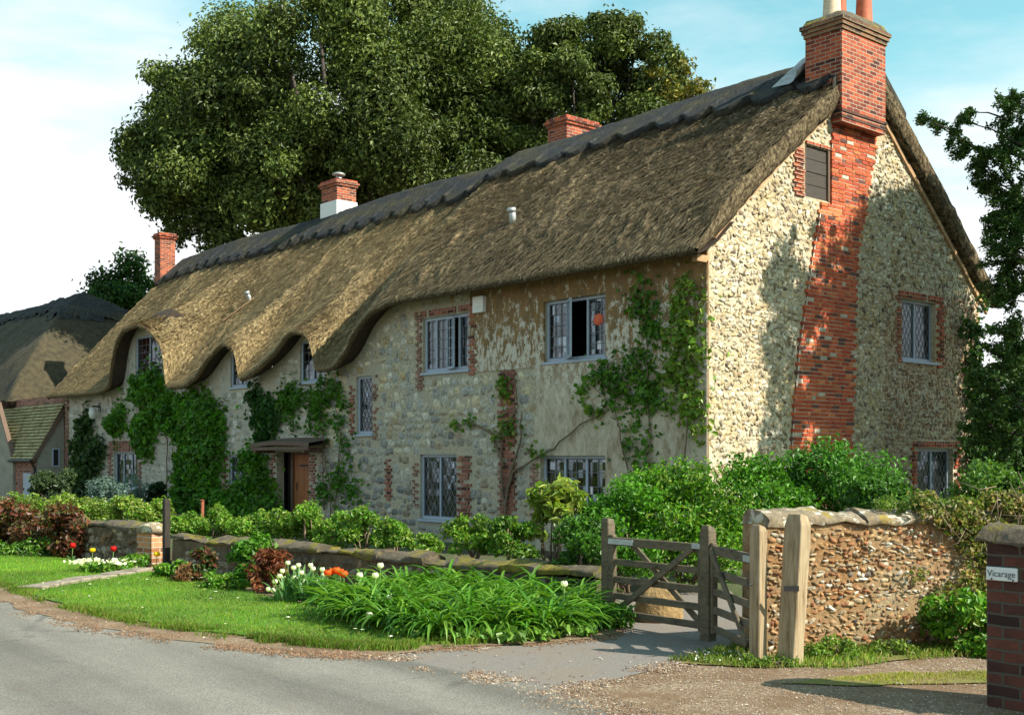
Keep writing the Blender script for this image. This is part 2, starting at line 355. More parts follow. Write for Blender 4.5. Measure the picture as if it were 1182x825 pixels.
class MB:
    def __init__(s): s.v = []; s.f = []
    def add(s, V, F):
        o = len(s.v); s.v += [tuple(p) for p in V]; s.f += [tuple(i + o for i in f) for f in F]; return s
    def box(s, a, b):
        x0, x1 = sorted((a[0], b[0])); y0, y1 = sorted((a[1], b[1])); z0, z1 = sorted((a[2], b[2]))
        return s.add([(x0,y0,z0),(x1,y0,z0),(x1,y1,z0),(x0,y1,z0),(x0,y0,z1),(x1,y0,z1),(x1,y1,z1),(x0,y1,z1)],
                     [(0,3,2,1),(4,5,6,7),(0,1,5,4),(1,2,6,5),(2,3,7,6),(3,0,4,7)])
    def bar(s, p, q, w, h, up=(0, 0, 1)):          # box along p-q, width w (sideways), height h (along up)
        p, q, up = Vector(p), Vector(q), Vector(up); d = (q-p).normalized(); sd = d.cross(up).normalized(); u = sd.cross(d)
        V = []
        for c in (p, q):
            for (a, b) in ((-1,-1),(1,-1),(1,1),(-1,1)): V.append(c + sd*(a*w/2) + u*(b*h/2))
        return s.add(V, [(0,1,2,3),(7,6,5,4),(0,4,5,1),(1,5,6,2),(2,6,7,3),(3,7,4,0)])
    def prism(s, poly, vec):                       # extrude a polygon by a vector
        n = len(poly); V = [Vector(p) for p in poly] + [Vector(p)+Vector(vec) for p in poly]
        return s.add(V, [tuple(range(n))[::-1], tuple(range(n, 2*n))] + [(i, (i+1) % n, (i+1) % n + n, i+n) for i in range(n)])
    def lathe(s, prof, c=(0, 0, 0), seg=14):
        V = []; F = []
        for r, z in prof:
            for k in range(seg): a = 2*math.pi*k/seg; V.append((c[0]+r*math.cos(a), c[1]+r*math.sin(a), c[2]+z))
        for i in range(len(prof)-1):
            for k in range(seg): F.append((i*seg+k, i*seg+(k+1) % seg, (i+1)*seg+(k+1) % seg, (i+1)*seg+k))
        F.append(tuple(range(seg))[::-1]); F.append(tuple((len(prof)-1)*seg+k for k in range(seg)))
        return s.add(V, F)
    def tube(s, pts, rad, seg=6):
        pts = [Vector(p) for p in pts]; n = len(pts)
        rad = rad if hasattr(rad, '__len__') else [rad]*n
        V = []; F = []
        for i, p in enumerate(pts):
            d = (pts[min(i+1, n-1)] - pts[max(i-1, 0)]).normalized()
            a = d.cross(Vector((.31, .93, .2))).normalized(); b = d.cross(a)
            for k in range(seg):
                q = 2*math.pi*k/seg; V.append(p + (a*math.cos(q) + b*math.sin(q))*rad[i])
        for i in range(n-1):
            for k in range(seg): F.append((i*seg+k, i*seg+(k+1) % seg, (i+1)*seg+(k+1) % seg, (i+1)*seg+k))
        F.append(tuple(range(seg))[::-1]); F.append(tuple((n-1)*seg+k for k in range(seg)))
        return s.add(V, F)
    def build(s, name, mat, parent=None, smooth=False, bevel=0, jit=0):
        me = bpy.data.meshes.new(name)
        v = s.v
        if jit: v = [tuple(c + random.uniform(-jit, jit) for c in p) for p in v]
        me.from_pydata(v, [], s.f); me.update()
        bm = bmesh.new(); bm.from_mesh(me); bmesh.ops.recalc_face_normals(bm, faces=bm.faces)
        if bevel: bmesh.ops.bevel(bm, geom=bm.edges[:], offset=bevel, segments=1, affect='EDGES', clamp_overlap=True)
        uvl = bm.loops.layers.uv.new('UVMap')
        for f in bm.faces:
            n = f.normal; f.smooth = smooth
            for l in f.loops:
                c = l.vert.co
                if abs(n.z) > .75: l[uvl].uv = (c.x, c.y)
                elif abs(n.x) > abs(n.y): l[uvl].uv = (c.y, c.z)
                else: l[uvl].uv = (c.x, c.z)
        bm.to_mesh(me); bm.free()
        a = me.attributes.new('col', 'FLOAT_COLOR', 'POINT'); a.data.foreach_set('color', [1.0]*(4*len(me.vertices)))
        for mt in (mat if isinstance(mat, (list, tuple)) else [mat]): me.materials.append(M[mt])
        o = bpy.data.objects.new(name, me); COL.objects.link(o)
        if parent: o.parent = parent
        return o

def grid_faces(n, m):                    # n rows, m columns
    i = np.arange((n-1)*(m-1)); r = i // (m-1); c = i % (m-1); a = r*m + c
    return np.stack([a, a+1, a+m+1, a+m], 1)

# ---------------------------------------------------------------- foliage
def pal(cols, n, rg, jit=.18):
    cols = np.asarray(cols, float); k = rg.integers(0, len(cols), n); k2 = rg.integers(0, len(cols), n); f = rg.random((n, 1))**.4
    return (cols[k]*f + cols[k2]*(1-f)) * (1 + jit*(rg.random((n, 1))*2-1))
def unit(v): return v / (np.linalg.norm(v, axis=1, keepdims=True) + 1e-9)
def leaves(P, Nrm, size, aspect, rg, cols, spread=.8, droop=.25, fold=.18, mat='leaf', jit=.18):
    """one folded two-triangle leaf per point; Nrm is the way its face looks"""
    n = len(P); nn = unit(Nrm + spread*rg.normal(size=(n, 3)))
    d = rg.normal(size=(n, 3)); d[:, 2] -= droop*2; d = unit(d - nn*np.sum(d*nn, 1, keepdims=True)); w = np.cross(nn, d)
    L = (size*(.6+.8*rg.random(n)))[:, None]; W = L*aspect*.5
    base = P - d*L*.5
    V = np.stack([base, base + d*L*.45 + w*W + nn*L*fold, base + d*L - nn*L*.08, base + d*L*.45 - w*W + nn*L*fold], 1).reshape(-1, 3)
    i = np.arange(n)*4
    F = np.concatenate([np.stack([i, i+1, i+2], 1), np.stack([i, i+2, i+3], 1)])
    C = np.repeat(pal(cols, n, rg, jit), 4, 0)
    return (V, F, C, mat)
def blob(n, c, r, rg, shell=.55, rough=.16):
    d = unit(rg.normal(size=(n, 3))); q = shell + (1-shell)*rg.random((n, 1))**.7
    q = q*(1+rough*rg.normal(size=(n, 1)))
    r = np.broadcast_to(np.asarray(r, float), (3,))
    return np.asarray(c) + d*q*r, unit(d/r*r.mean())
def clumps(c, r, k, rg, cr=(.28, .45), inner=.55, low=-.75):
    """sub-blobs spread over an ellipsoid"""
    out = []; r = np.asarray(r, float)
    while len(out) < k:
        d = rg.normal(size=3); d /= np.linalg.norm(d)
        if d[2] < low: continue
        q = inner + (1-inner)*rg.random()
        out.append((np.asarray(c) + d*q*r*.82, r.mean()*rg.uniform(*cr)))
    return out
def fol(cl, n, size, aspect, rg, cols, up=.5, squash=.75, mat='leaf', spread=.7, droop=.25, shell=.55, tv=.2, rough=.16):
    tot = sum(r*r for _, r in cl); Ps, Ns = [], []
    tone = []
    for c, r in cl:
        k = max(3, int(n*r*r/tot)); P, N = blob(k, c, (r, r, r*squash), rg, shell, rough); N[:, 2] += up; Ps.append(P); Ns.append(unit(N))
        tone.append(np.full(k, rg.uniform(1-tv, 1+tv)))
    P = np.concatenate(Ps); N = np.concatenate(Ns); tn = np.concatenate(tone)
    V, F, C, mt = leaves(P, N, size, aspect, rg, cols, spread, droop, mat=mat)
    return (V, F, C*np.repeat(tn, 4)[:, None], mt)
def stems(base, cl, rad, k, rg, bend=.2):
    mb = MB(); idx = rg.permutation(len(cl))[:k]
    for i in idx:
        c = np.asarray(cl[i][0]); b = np.asarray(base) + np.array([rg.normal()*rad*2, rg.normal()*rad*2, 0])
        m1 = b*.6 + c*.4 + np.array([rg.normal()*bend, rg.normal()*bend, .15*abs(c[2]-b[2])])
        mb.tube([b, (b+m1)/2 + np.array([0, 0, .03]), m1, c], [rad, rad*.85, rad*.65, rad*.3], 6)
    return mb
def shrub(name, label, cat, c, r, n, size, cols, seed, k=22, aspect=.55, group=None, stem=True, up=.5, gz=0.0, cr=(.26, .42), spread=.7, rad=.02, droop=.25):
    """c: centre of the crown in world; thing's base under it"""
    rg = np.random.default_rng(seed); base = (c[0], c[1], gz)
    t = thing(name, label, cat, base, 0, group)
    cc = (0, 0, c[2]-gz); cl = clumps(cc, r, k, rg, cr)
    np_obj('foliage', [fol(cl, n, size, aspect, rg, cols, up, spread=spread, droop=droop)], t)
    if stem: stems((0, 0, 0), cl, rad, min(9, k), rg, r[0]*.12).build('stem', 'stem_bark', t, True)
    return t

GR_BRIGHT = [(.065, .20, .010), (.10, .26, .014), (.04, .125, .010), (.15, .29, .018), (.085, .22, .012), (.19, .26, .04)]
GR_MID = [(.038, .115, .010), (.06, .165, .012), (.085, .20, .016)]
GR_DARK = [(.018, .055, .010), (.030, .085, .014), (.045, .11, .016)]
GR_YELLOW = [(.16, .25, .03), (.23, .31, .05), (.10, .18, .02), (.27, .30, .07)]
GR_OLIVE = [(.066, .098, .019), (.100, .138, .027), (.150, .185, .042), (.046, .074, .014)]
GR_SILVER = [(.12, .19, .17), (.18, .26, .25), (.08, .13, .11)]
RED_BROWN = [(.13, .03, .018), (.20, .06, .03), (.09, .035, .02), (.11, .08, .02)]

# ---------------------------------------------------------------- stones
_a = np.array([-1, -.72, 0, .72, 1.]); _A, _B = np.meshgrid(_a, _a)
_SX = (_A*np.sqrt(1-.26*_B**2)).ravel(); _SY = (_B*np.sqrt(1-.26*_A**2)).ravel()
_SH = (np.abs(_A) < .9).ravel()*(np.abs(_B) < .9).ravel()*(1-.22*_A**2-.22*_B**2).ravel()
_SF = grid_faces(5, 5)
def stones(L, mapf, depth, rg, cols, rot=.12, jit=.09, mat='stone', base=-.004):
    """L: list of (u, z, width, height); mapf(u, z, out) -> (n,3)"""
    L = np.asarray(L, float); n = len(L); a = rg.normal(size=(n, 1))*rot
    x = _SX + rg.normal(size=(n, 25))*jit; y = _SY + rg.normal(size=(n, 25))*jit
    x, y = x*L[:, 2:3]/2, y*L[:, 3:4]/2
    u = L[:, :1] + x*np.cos(a) - y*np.sin(a); z = L[:, 1:2] + x*np.sin(a) + y*np.cos(a)
    dp = depth*(.45+.9*rg.random((n, 1)))
    o = base + dp*_SH*(1 + .3*rg.normal(size=(n, 25))) + _SH*(rg.normal(size=(n, 1))*_A.ravel()+rg.normal(size=(n, 1))*_B.ravel())*depth*.3
    V = mapf(u.ravel(), z.ravel(), o.ravel())
    F = (_SF[None] + (np.arange(n)*25)[:, None, None]).reshape(-1, 4)
    return (V, F, np.repeat(pal(cols, n, rg, .2), 25, 0), mat, None, True)
def courses(u0, u1, z0, z1, h, w, rg, skip, gap=.02):
    out = []; z = z0
    while z < z1:
        hh = rg.uniform(*h); u = u0 + rg.uniform(-.1, 0)
        while u < u1:
            ww = rg.uniform(*w); f = rg.uniform(.8, 1.15)
            cu, cz = u+ww/2, z+hh/2+rg.normal()*hh*.16
            if u >= u0-.02 and u+ww <= u1+.02 and not skip(cu, cz, ww/2, hh/2): out.append((cu, cz, ww-gap, hh*f-gap))
            u += ww
        z += hh
    return out
# ================================================================ THE COTTAGE
# local frame: x = s (along the gable, away from the front), y = t (along the front, leftwards), z up
ROT = math.atan2(WY, WX)
cot = thing('thatched_cottage', 'long old stone cottage under a golden brown thatched roof with three eyebrow dormers', 'cottage', (CX, CY, 0), ROT)
TEND = 29.1
EC = [(-.6,4.95),(8.4,4.94),(9.2,4.81),(9.55,4.64),(9.92,4.41),(10.2,4.10),(10.46,3.85),(10.83,3.63),(11.5,3.59),(11.68,3.62),(11.76,4.1),(11.95,4.40),(12.2,4.53),(12.48,4.60),(12.81,4.60),
      (13.15,4.42),(13.53,4.17),(14.23,3.86),(14.8,3.66),(15.3,3.57),(15.46,3.60),(15.56,4.15),(15.75,4.38),(16.0,4.52),(16.35,4.57),(16.75,4.42),(17.25,4.18),(17.93,3.76),(18.5,3.56),(19.2,3.55),(19.86,3.56),
      (19.93,4.3),(20.15,4.75),(20.55,5.05),(21.1,5.36),(21.75,5.54),(22.39,5.52),(23.0,5.42),(23.45,5.1),(23.75,4.6),(23.9,4.0),(24.1,3.72),(24.6,3.64),(25.9,3.62),(29.6,3.66)]
TT = np.arange(-.17, 29.46, .06)
_tt = np.arange(-6, 36, .06)
def blur(a, sig):
    k = max(1, int(sig*3/.06)); g = np.exp(-.5*((np.arange(-k, k+1)*.06)/sig)**2); g /= g.sum()
    return np.convolve(np.pad(a, k, mode='edge'), g, 'valid')
_E = blur(np.interp(_tt, [a for a, b in EC], [b for a, b in EC]), .07)
def stepz(t, v): return 3.6 + 1.34*(1-sstep(8.7+1.2*v, 10.9+.6*v, t))
_D = np.maximum(_E - stepz(_tt, 0), -.25)
SIG = [.02, .25, .5, .8, 1.1, 1.5]
_DL = np.stack([_D] + [blur(_D, s) for s in SIG[1:]])
def Eave(t): return np.interp(t, _tt, _E)
def Ridge(t): return 9.40 - .24*sstep(9.8, 11.2, t) - .12*sstep(22, 29.5, t) + .05*np.sin(np.asarray(t)*.55)
def roof(t, v):
    t, v = np.broadcast_arrays(np.asarray(t, float), np.asarray(v, float))
    eb = stepz(t, np.minimum(v, .8)); lv = np.clip(v*6, 0, 4.999); i = lv.astype(int); f = lv - i
    ti = np.clip((t - _tt[0])/.06, 0, len(_tt)-1.01); j = ti.astype(int)
    d = _DL[i, j]*(1-f) + _DL[i+1, j]*f
    g = np.clip(1 - v/.86, 0, 1)**1.7
    z = eb*(1-v) + Ridge(t)*v + .16*np.sin(np.pi*np.clip(v, 0, 1)) + d*g + .10*np.exp(-v*9)
    z = z + .30*np.clip(1-v*1.4, 0, 1)*(1-sstep(8.9+1.1*v, 10.3+.9*v, t))*np.minimum(v*5, 1)   # right-hand part stands proud
    return -.52 + 5.12*v, z
def roof_at(s, t): return float(roof(t, (s+.52)/5.12)[1])
def eback(t): return 3.75 + 1.3*(1-sstep(9, 11, t))

# --- roof mesh: top, rounded eave lip, soffit, verges, back slope
vv = np.concatenate([[0, .006, .015, .03], np.linspace(.045, 1, 92)])
Tg, Vg = np.meshgrid(TT, vv)
S, Z = roof(Tg, Vg)
wob = fbm(Tg*1.3, Vg*4, 0, 3)*.09 + fbm(Tg*5, Vg*11, 3, 3)*.06 + fbm(Tg*14, Vg*40, 5, 3)*.06
Z = Z + wob*np.clip(Vg*14, .15, 1); S = S - .4*wob*np.clip(Vg*14, 0.1, 1)
sl = Vg*6.9
rows = [np.stack([S, Tg, Z], -1)]
# lip and soffit rows, outside to inside
Ev = Eave(TT) + .03*fbm(TT*7, 0, 2)
lip = [(-.530, Ev+.075), (-.515, Ev+.03), (-.495, Ev), (-.44, Ev+.0), (-.20, Ev+.10), (.06, Ev+.26), (.5, Ev+.65)]
lipP = np.stack([np.stack([np.full_like(TT, a), TT, b], -1) for a, b in lip[::-1]])
P = np.concatenate([lipP, rows[0]]); nr, nc = P.shape[:2]
UVr = np.concatenate([np.stack([np.broadcast_to(TT, (len(lip), nc)), np.broadcast_to(-np.arange(len(lip))[::-1, None]*.08, (len(lip), nc))], -1), np.stack([Tg, sl], -1)])
rg = np.random.default_rng(3)
F = grid_faces(nr, nc); rowi = np.arange(len(F)) // (nc-1)
Cst = (.92+.16*rg.random((nr*nc, 1)))*np.ones((1, 3))
Vst = P.reshape(-1, 3); UVf = UVr.reshape(-1, 2)
topF, cutF, sofF = F[rowi >= 6], F[(rowi >= 3) & (rowi < 6)], F[rowi < 3]
# back slope
wv = np.linspace(0, 1, 12)
Tb, Wb = np.meshgrid(TT[::6], wv)
Pb = np.stack([4.6+5.2*Wb, Tb, Ridge(Tb)*(1-Wb)+eback(Tb)*Wb+.1*np.sin(np.pi*Wb)+fbm(Tb*2, Wb*9)*.05], -1)
Fb = grid_faces(*Pb.shape[:2])
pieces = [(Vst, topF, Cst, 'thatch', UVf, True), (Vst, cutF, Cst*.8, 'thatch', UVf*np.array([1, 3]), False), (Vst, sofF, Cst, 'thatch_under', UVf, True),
          (Pb.reshape(-1, 3), Fb, None, 'thatch', np.stack([Tb, 6.9*(1-Wb)], -1).reshape(-1, 2), True)]
# verges: a thick edge and an underside board of thatch at both gable ends
def verge(tA, tB):
    for front in (True, False):
        q = np.linspace(0, 1, 40); out, und, inn = [], [], []
        for a in q:
            if front: s, z = roof(tA, a); s, z = float(s), float(z)
            else: s = 4.6+5.2*a; z = float(Ridge(tA)*(1-a)+eback(tA)*a+.1*math.sin(math.pi*a))
            th = .14+.22*min(1, a*6) if front else .16+.24*min(1, (1-a)*6)
            nx = -.35 if front else .35
            out.append((s, tA, z)); und.append((s-nx*th*.9, tA+.03*(1 if tB > tA else -1), z-th)); inn.append((s-nx*th*.9, tB, z-th+.06))
        mid = [((o[0]*.5+u[0]*.5), tA-(.05 if tB > tA else -.05), (o[2]+u[2])/2) for o, u in zip(out, und)]
        V = np.array(out+mid+und+inn) + rg.normal(size=(160, 3))*.012; Fq = grid_faces(4, 40)
        uvq = np.stack([np.tile(q*3, 4), np.repeat([0, .3, .6, .9], 40)], -1)
        pieces.append((V, Fq, None, 'thatch', uvq, True))
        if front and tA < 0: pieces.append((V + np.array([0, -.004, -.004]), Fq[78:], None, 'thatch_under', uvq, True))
verge(-.17, .25); verge(29.44, 28.8)
# loose straws lying down the slope, and the ragged eave
def straws(n, t, v, L, W, lift, rg, tone):
    v2 = np.clip(v - L/6.9, -.02, 1); s1, z1 = roof(t, v); s2, z2 = roof(t, np.maximum(v2, 0))
    z2 = z2 + lift; ov = np.minimum(v2, 0)*6.9; z2 = z2 + ov*.8; s2 = s2 + ov*.4
    dt = rg.normal(size=n)*.04
    b = np.stack([s1, t, z1+.015], -1); e = np.stack([s2-.5*lift, t+dt, z2+.02], -1); w = np.zeros((n, 3)); w[:, 1] = W/2
    V = np.stack([b-w, b+w, e+w*.6, e-w*.6], 1).reshape(-1, 3); i = np.arange(n)*4
    F = np.stack([i, i+1, i+2, i+3], 1)
    UV = np.repeat(np.stack([t, v*6.9], -1) + rg.normal(size=(n, 2))*.12, 4, 0)
    return (V, F, np.repeat(tone, 4, 0), 'thatch', UV)
n = 90000; t = rg.uniform(-.15, 29.3, n); v = rg.uniform(.01, .86, n)
pieces.append(straws(n, t, v, rg.uniform(.08, .24, n), rg.uniform(.008, .022, n), rg.uniform(.0, .055, n), rg, rg.uniform(.4, 1.6, (n, 1))*np.ones((1, 3))))
n = 9000; t = rg.uniform(-.16, 29.4, n)
pieces.append(straws(n, t, rg.uniform(.0, .03, n), rg.uniform(.06, .15, n), rg.uniform(.010, .022, n), rg.uniform(-.01, .015, n), rg, rg.uniform(.6, 1.5, (n, 1))*np.ones((1, 3))))
thatch = np_obj('thatch_roof', pieces, cot)

# --- ridge cap with a scalloped, stepped-up edge
def ridge_cap(name, t0, t1, parent, pitch=.78, vlow=.80, rf=roof, rz=Ridge, eb=eback):
    t = np.arange(t0, t1, .04); ph = (t/pitch + .12*np.sin(t*1.9)) % 1.0
    vl = vlow + .052*(1-np.abs(np.sin(np.pi*ph))**1.15) - .012*np.sin(t*.9) + .01*vnoise(t*2, 0)
    sw = .085 - .07*ph                                       # each scallop laps over the next like a shell
    R_out = []
    for a in np.linspace(0, 1, 12):
        v = vl + (1-vl)*a; s, z = rf(t, v); off = .10 + sw*(1-a)**1.5
        R_out.append(np.stack([s-off*.66, t, z+off*.75], -1))
    low = []
    for k, q in ((0, .0), (1, .3)):
        s, z = rf(t, vl+.004); off = (.10+sw)*.45*(1-q) - .04*q
        low.append(np.stack([s-off*.66+.01, t, z+off*.75-.02], -1))
    back = []
    for a in np.linspace(.02, .25, 6):
        back.append(np.stack([4.6+5.2*a+.06+0*t, t, rz(t)*(1-a)+eb(t)*a+.16+.02*ph], -1))
    last = back[-1] + np.array([-.06, 0, -.16])
    P = np.stack(low[::-1] + R_out + back + [last]); nr, nc = P.shape[:2]
    P = P + np.stack([0*P[..., 0], 0*P[..., 0], fbm(P[..., 1]*4, P[..., 0]*6, 1, 3)*.022], -1)
    uv = np.stack([P[..., 1], np.broadcast_to(np.arange(nr)[:, None]*.13, (nr, nc))], -1).reshape(-1, 2)
    pcs = [(P.reshape(-1, 3), grid_faces(nr, nc), None, 'ridge_thatch', uv, True)]
    for k in (0, -1):                                         # close the ends
        e = P[:, k]; c = e.copy(); c[:, 2] -= .2; q = np.stack([e, c]); pcs.append((q.reshape(-1, 3), grid_faces(2, nr), None, 'ridge_thatch', None, False))
    return np_obj(name, pcs, parent)
ridge_cap('ridge_cap', -.15, 10.6, thatch, .92, .765)
ridge_cap('ridge_cap', 10.62, 29.35, thatch, .80, .785)

# --- walls with real openings
def wall_panel(u0, u1, zb, zt, holes, mapf, depth, mat, cut=.25, extra=()):
    us = sorted(set([round(x, 4) for x in list(np.arange(u0, u1, cut)) + [u1] + [h[0] for h in holes] + [h[1] for h in holes] + list(extra)]))
    V, F, UV = [], [], []
    def q(pts):
        i = len(V)
        for (u, z, o) in pts: V.append(mapf(np.array([u]), np.array([z]), np.array([o]))[0]); UV.append((u+o, z))
        F.append((i, i+1, i+2, i+3))
    for a, b in zip(us[:-1], us[1:]):
        if b-a < 1e-4: continue
        mid = (a+b)/2; hs = sorted([(h[2], h[3]) for h in holes if h[0] < mid < h[1]]); z = zb
        ta, tb = zt(a), zt(b)
        for (h0, h1) in hs:
            if h0 > z: q([(a, z, 0), (b, z, 0), (b, h0, 0), (a, h0, 0)])
            z = h1
        if max(ta, tb) > z+.01: q([(a, z, 0), (b, z, 0), (b, max(tb, z), 0), (a, max(ta, z), 0)])
    for h in holes:
        a, b, c, d = h[:4]
        q([(a, c, 0), (a, d, 0), (a, d, -depth), (a, c, -depth)]); q([(b, c, 0), (b, d, 0), (b, d, -depth), (b, c, -depth)])
        q([(a, d, 0), (b, d, 0), (b, d, -depth), (a, d, -depth)]); q([(a, c, 0), (b, c, 0), (b, c, -depth), (a, c, -depth)])
    return (np.array(V), np.array(F), None, mat, np.array(UV))
FM = lambda u, z, o: np.stack([-np.asarray(o, float), np.asarray(u, float), np.asarray(z, float)], -1)   # front wall
GM = lambda u, z, o: np.stack([np.asarray(u, float), -np.asarray(o, float), np.asarray(z, float)], -1)   # gable wall
# (u0,u1,z0,z1) openings
W_UP3 = (2.39, 4.06, 3.43, 4.60); W_UP2 = (6.41, 8.01, 3.43, 4.62); W_LO3 = (2.39, 4.16, .45, 1.62); W_LO2 = (6.82, 8.12, .24, 1.65)
W_SLIT = (9.96, 10.64, 2.13, 3.48); W_D3 = (12.05, 13.19, 3.46, 4.50); W_D2 = (15.85, 16.86, 3.50, 4.48); W_D1 = (21.2, 23.16, 4.10, 5.36)
W_L3 = (22.97, 24.86, .60, 1.75); W_POR = (15.78, 16.96, .43, 1.65); DOOR = (12.75, 14.35, -.25, 1.72)
FH = [W_UP3, W_UP2, W_LO3, W_LO2, W_SLIT, W_D3, W_D2, W_D1, W_L3, W_POR, DOOR]
G_UP = (6.05, 7.36, 3.56, 4.80); G_LO = (6.64, 8.07, .45, 1.77); G_ATT = (2.75, 3.52, 6.38, 7.33)
GH = [G_UP, G_LO, G_ATT]
ftop = lambda t: float(Eave(t))+.20
def gtop(s):
    if s < 4.6: return float(roof(.0, max(0, (s+.30)/5.12))[1]) - .30
    return float(Ridge(0)*(1-(s-4.6)/5.2)+5.05*(s-4.6)/5.2) - .38
def hits(R, u, z, hw, hh, mg=.0): return any(u+hw > a-mg and u-hw < b+mg and z+hh > c-mg and z-hh < d+mg for a, b, c, d in R)

# brick dressings: list of (u0,u1,z0,z1,(tooth left, tooth right))
FB = [(8.01, 8.20, 3.05, 4.72), (6.18, 6.41, 3.30, 4.75), (6.20, 8.28, 4.64, 4.78), (4.92, 5.40, .0, 3.34), (6.35, 6.80, .30, 1.62), (8.14, 8.32, .5, 1.5), (9.20, 9.40, .6, 1.55),
      (9.78, 9.95, 2.0, 3.5), (10.66, 10.86, 2.1, 3.3), (22.72, 22.96, .4, 1.8), (24.87, 25.25, .4, 1.8), (22.7, 25.2, 1.77, 2.12), (12.45, 12.74, -.2, 1.7), (14.37, 14.6, -.2, 1.7), (16.97, 17.2, .3, 1.6), (28.75, 29.05, -.2, 3.6), (4.17, 4.42, .2, 1.5)]
GB = [(2.42, 2.74, 6.35, 7.45), (2.74, 3.6, 7.34, 7.44), (5.85, 6.04, 3.5, 4.85), (7.37, 7.66, 3.45, 4.85), (5.9, 7.6, 4.82, 4.95), (6.42, 6.63, .3, 1.8), (8.08, 8.32, .3, 1.8), (6.45, 8.3, 1.79, 1.92)]
FR = [(0.0, 4.3, -.3, 5.2), (4.3, 6.32, 3.35, 5.2)]                       # rendered areas of the front
def band(z):                                                              # leaning brick stack on the gable: left and right edges at height z
    return (float(np.interp(z, [-.3, 2.1, 3.6, 5.23, 6.22, 8.1], [2.15, 2.30, 2.51, 2.91, 3.18, 3.72])), float(np.interp(z, [-.3, 2.1, 3.7, 5.39, 6.26, 7.14, 8.74], [4.2, 4.26, 4.32, 4.41, 4.68, 4.92, 5.29])))

rg = np.random.default_rng(11)
CF = [(.46, .43, .33), (.56, .51, .36), (.38, .37, .30), (.50, .43, .27), (.30, .30, .27), (.62, .58, .47), (.40, .31, .17), (.36, .36, .33)]
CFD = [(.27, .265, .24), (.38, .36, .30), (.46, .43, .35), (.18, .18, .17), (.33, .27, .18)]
skipF = lambda u, z, hw, hh: hits(FH, u, z, hw, hh, .02) or hits(FB, u, z, hw, hh, 0) or hits(FR, u, z, hw, hh, .0) or z+hh > min(ftop(u-hw), ftop(u+hw))-.05 or 2.0 > 99
L1 = courses(4.2, 12.4, -.2, 5.1, (.13, .24), (.13, .34), rg, skipF, .012)
L2 = courses(12.4, 29.0, -.2, 5.6, (.14, .24), (.16, .38), rg, lambda u, z, hw, hh: skipF(u, z, hw, hh) or rg.random() < .12)
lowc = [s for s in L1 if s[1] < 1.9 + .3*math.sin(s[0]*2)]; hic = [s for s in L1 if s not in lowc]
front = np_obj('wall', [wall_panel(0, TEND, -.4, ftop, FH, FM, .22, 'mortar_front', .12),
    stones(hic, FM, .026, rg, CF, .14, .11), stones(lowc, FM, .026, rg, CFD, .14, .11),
    stones(L2, FM, .022, rg, [(.42, .40, .34), (.50, .48, .42), (.34, .32, .26), (.46, .42, .33)])], cot)
front['label'] = 'long front wall of coursed rubble stone'
rg = np.random.default_rng(12)
CG = [(.50, .42, .26), (.58, .51, .35), (.42, .32, .17), (.62, .56, .42), (.36, .28, .17), (.50, .38, .19), (.52, .46, .33), (.15, .11, .075), (.26, .19, .11), (.44, .37, .25), (.64, .60, .48)]
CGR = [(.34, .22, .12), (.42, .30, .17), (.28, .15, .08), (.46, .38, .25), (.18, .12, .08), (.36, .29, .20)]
def skipG(u, z, hw, hh):
    b = band(z); return hits(GH, u, z, hw, hh, .02) or hits(GB, u, z, hw, hh, 0) or z+hh > min(gtop(u-hw), gtop(u+hw))-.03 or (u+hw > b[0]-.02 and u-hw < b[1]+.02) or (z > 7.8 and 3.6 < u < 5.4)
LG = courses(.03, 9.15, -.2, 8.6, (.048, .10), (.05, .17), rg, lambda u, z, hw, hh: skipG(u, z, hw, hh) or rg.random() < .07, .004)
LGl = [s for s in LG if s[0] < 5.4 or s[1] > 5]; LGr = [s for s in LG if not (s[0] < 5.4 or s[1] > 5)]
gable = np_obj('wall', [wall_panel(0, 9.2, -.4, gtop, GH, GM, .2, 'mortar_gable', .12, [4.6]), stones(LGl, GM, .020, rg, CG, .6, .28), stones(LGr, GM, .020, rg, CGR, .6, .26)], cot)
gable['label'] = 'sunlit flint gable end wall'
mb = MB(); mb.add([(9.2, 0, -.4), (9.2, TEND, -.4), (9.2, TEND, 4.0), (9.2, 10, 4.0), (9.2, 10, 5.1), (9.2, 0, 5.1)], [(0, 1, 2, 3, 4, 5)])
mb.add([(0, TEND, -.4), (9.2, TEND, -.4), (9.2, TEND, 4.0), (4.6, TEND, 8.9), (0, TEND, 3.8)], [(0, 1, 2, 3, 4)]); mb.build('wall', 'mortar_front', cot)['label'] = 'plain back and far end walls'
MB().box((.3, .3, -.35), (8.9, 28.9, -.30)).build('floor', 'dark_interior', cot)
MB().box((.3, .3, 2.15), (8.9, 28.9, 2.25)).build('upper_floor', 'dark_interior', cot)
mb = MB()
for tt in (5.6, 9.2, 14.8, 18.2, 20.3): mb.box((.02, tt, -.3), (8.9, tt+.1, 3.4))
mb.box((2.8, .3, -.3), (2.9, 28.9, 3.9)); mb.box((.25, 5.0, -.3), (8.9, 5.1, 4.9)); mb.build('partition', 'dark_interior', cot)

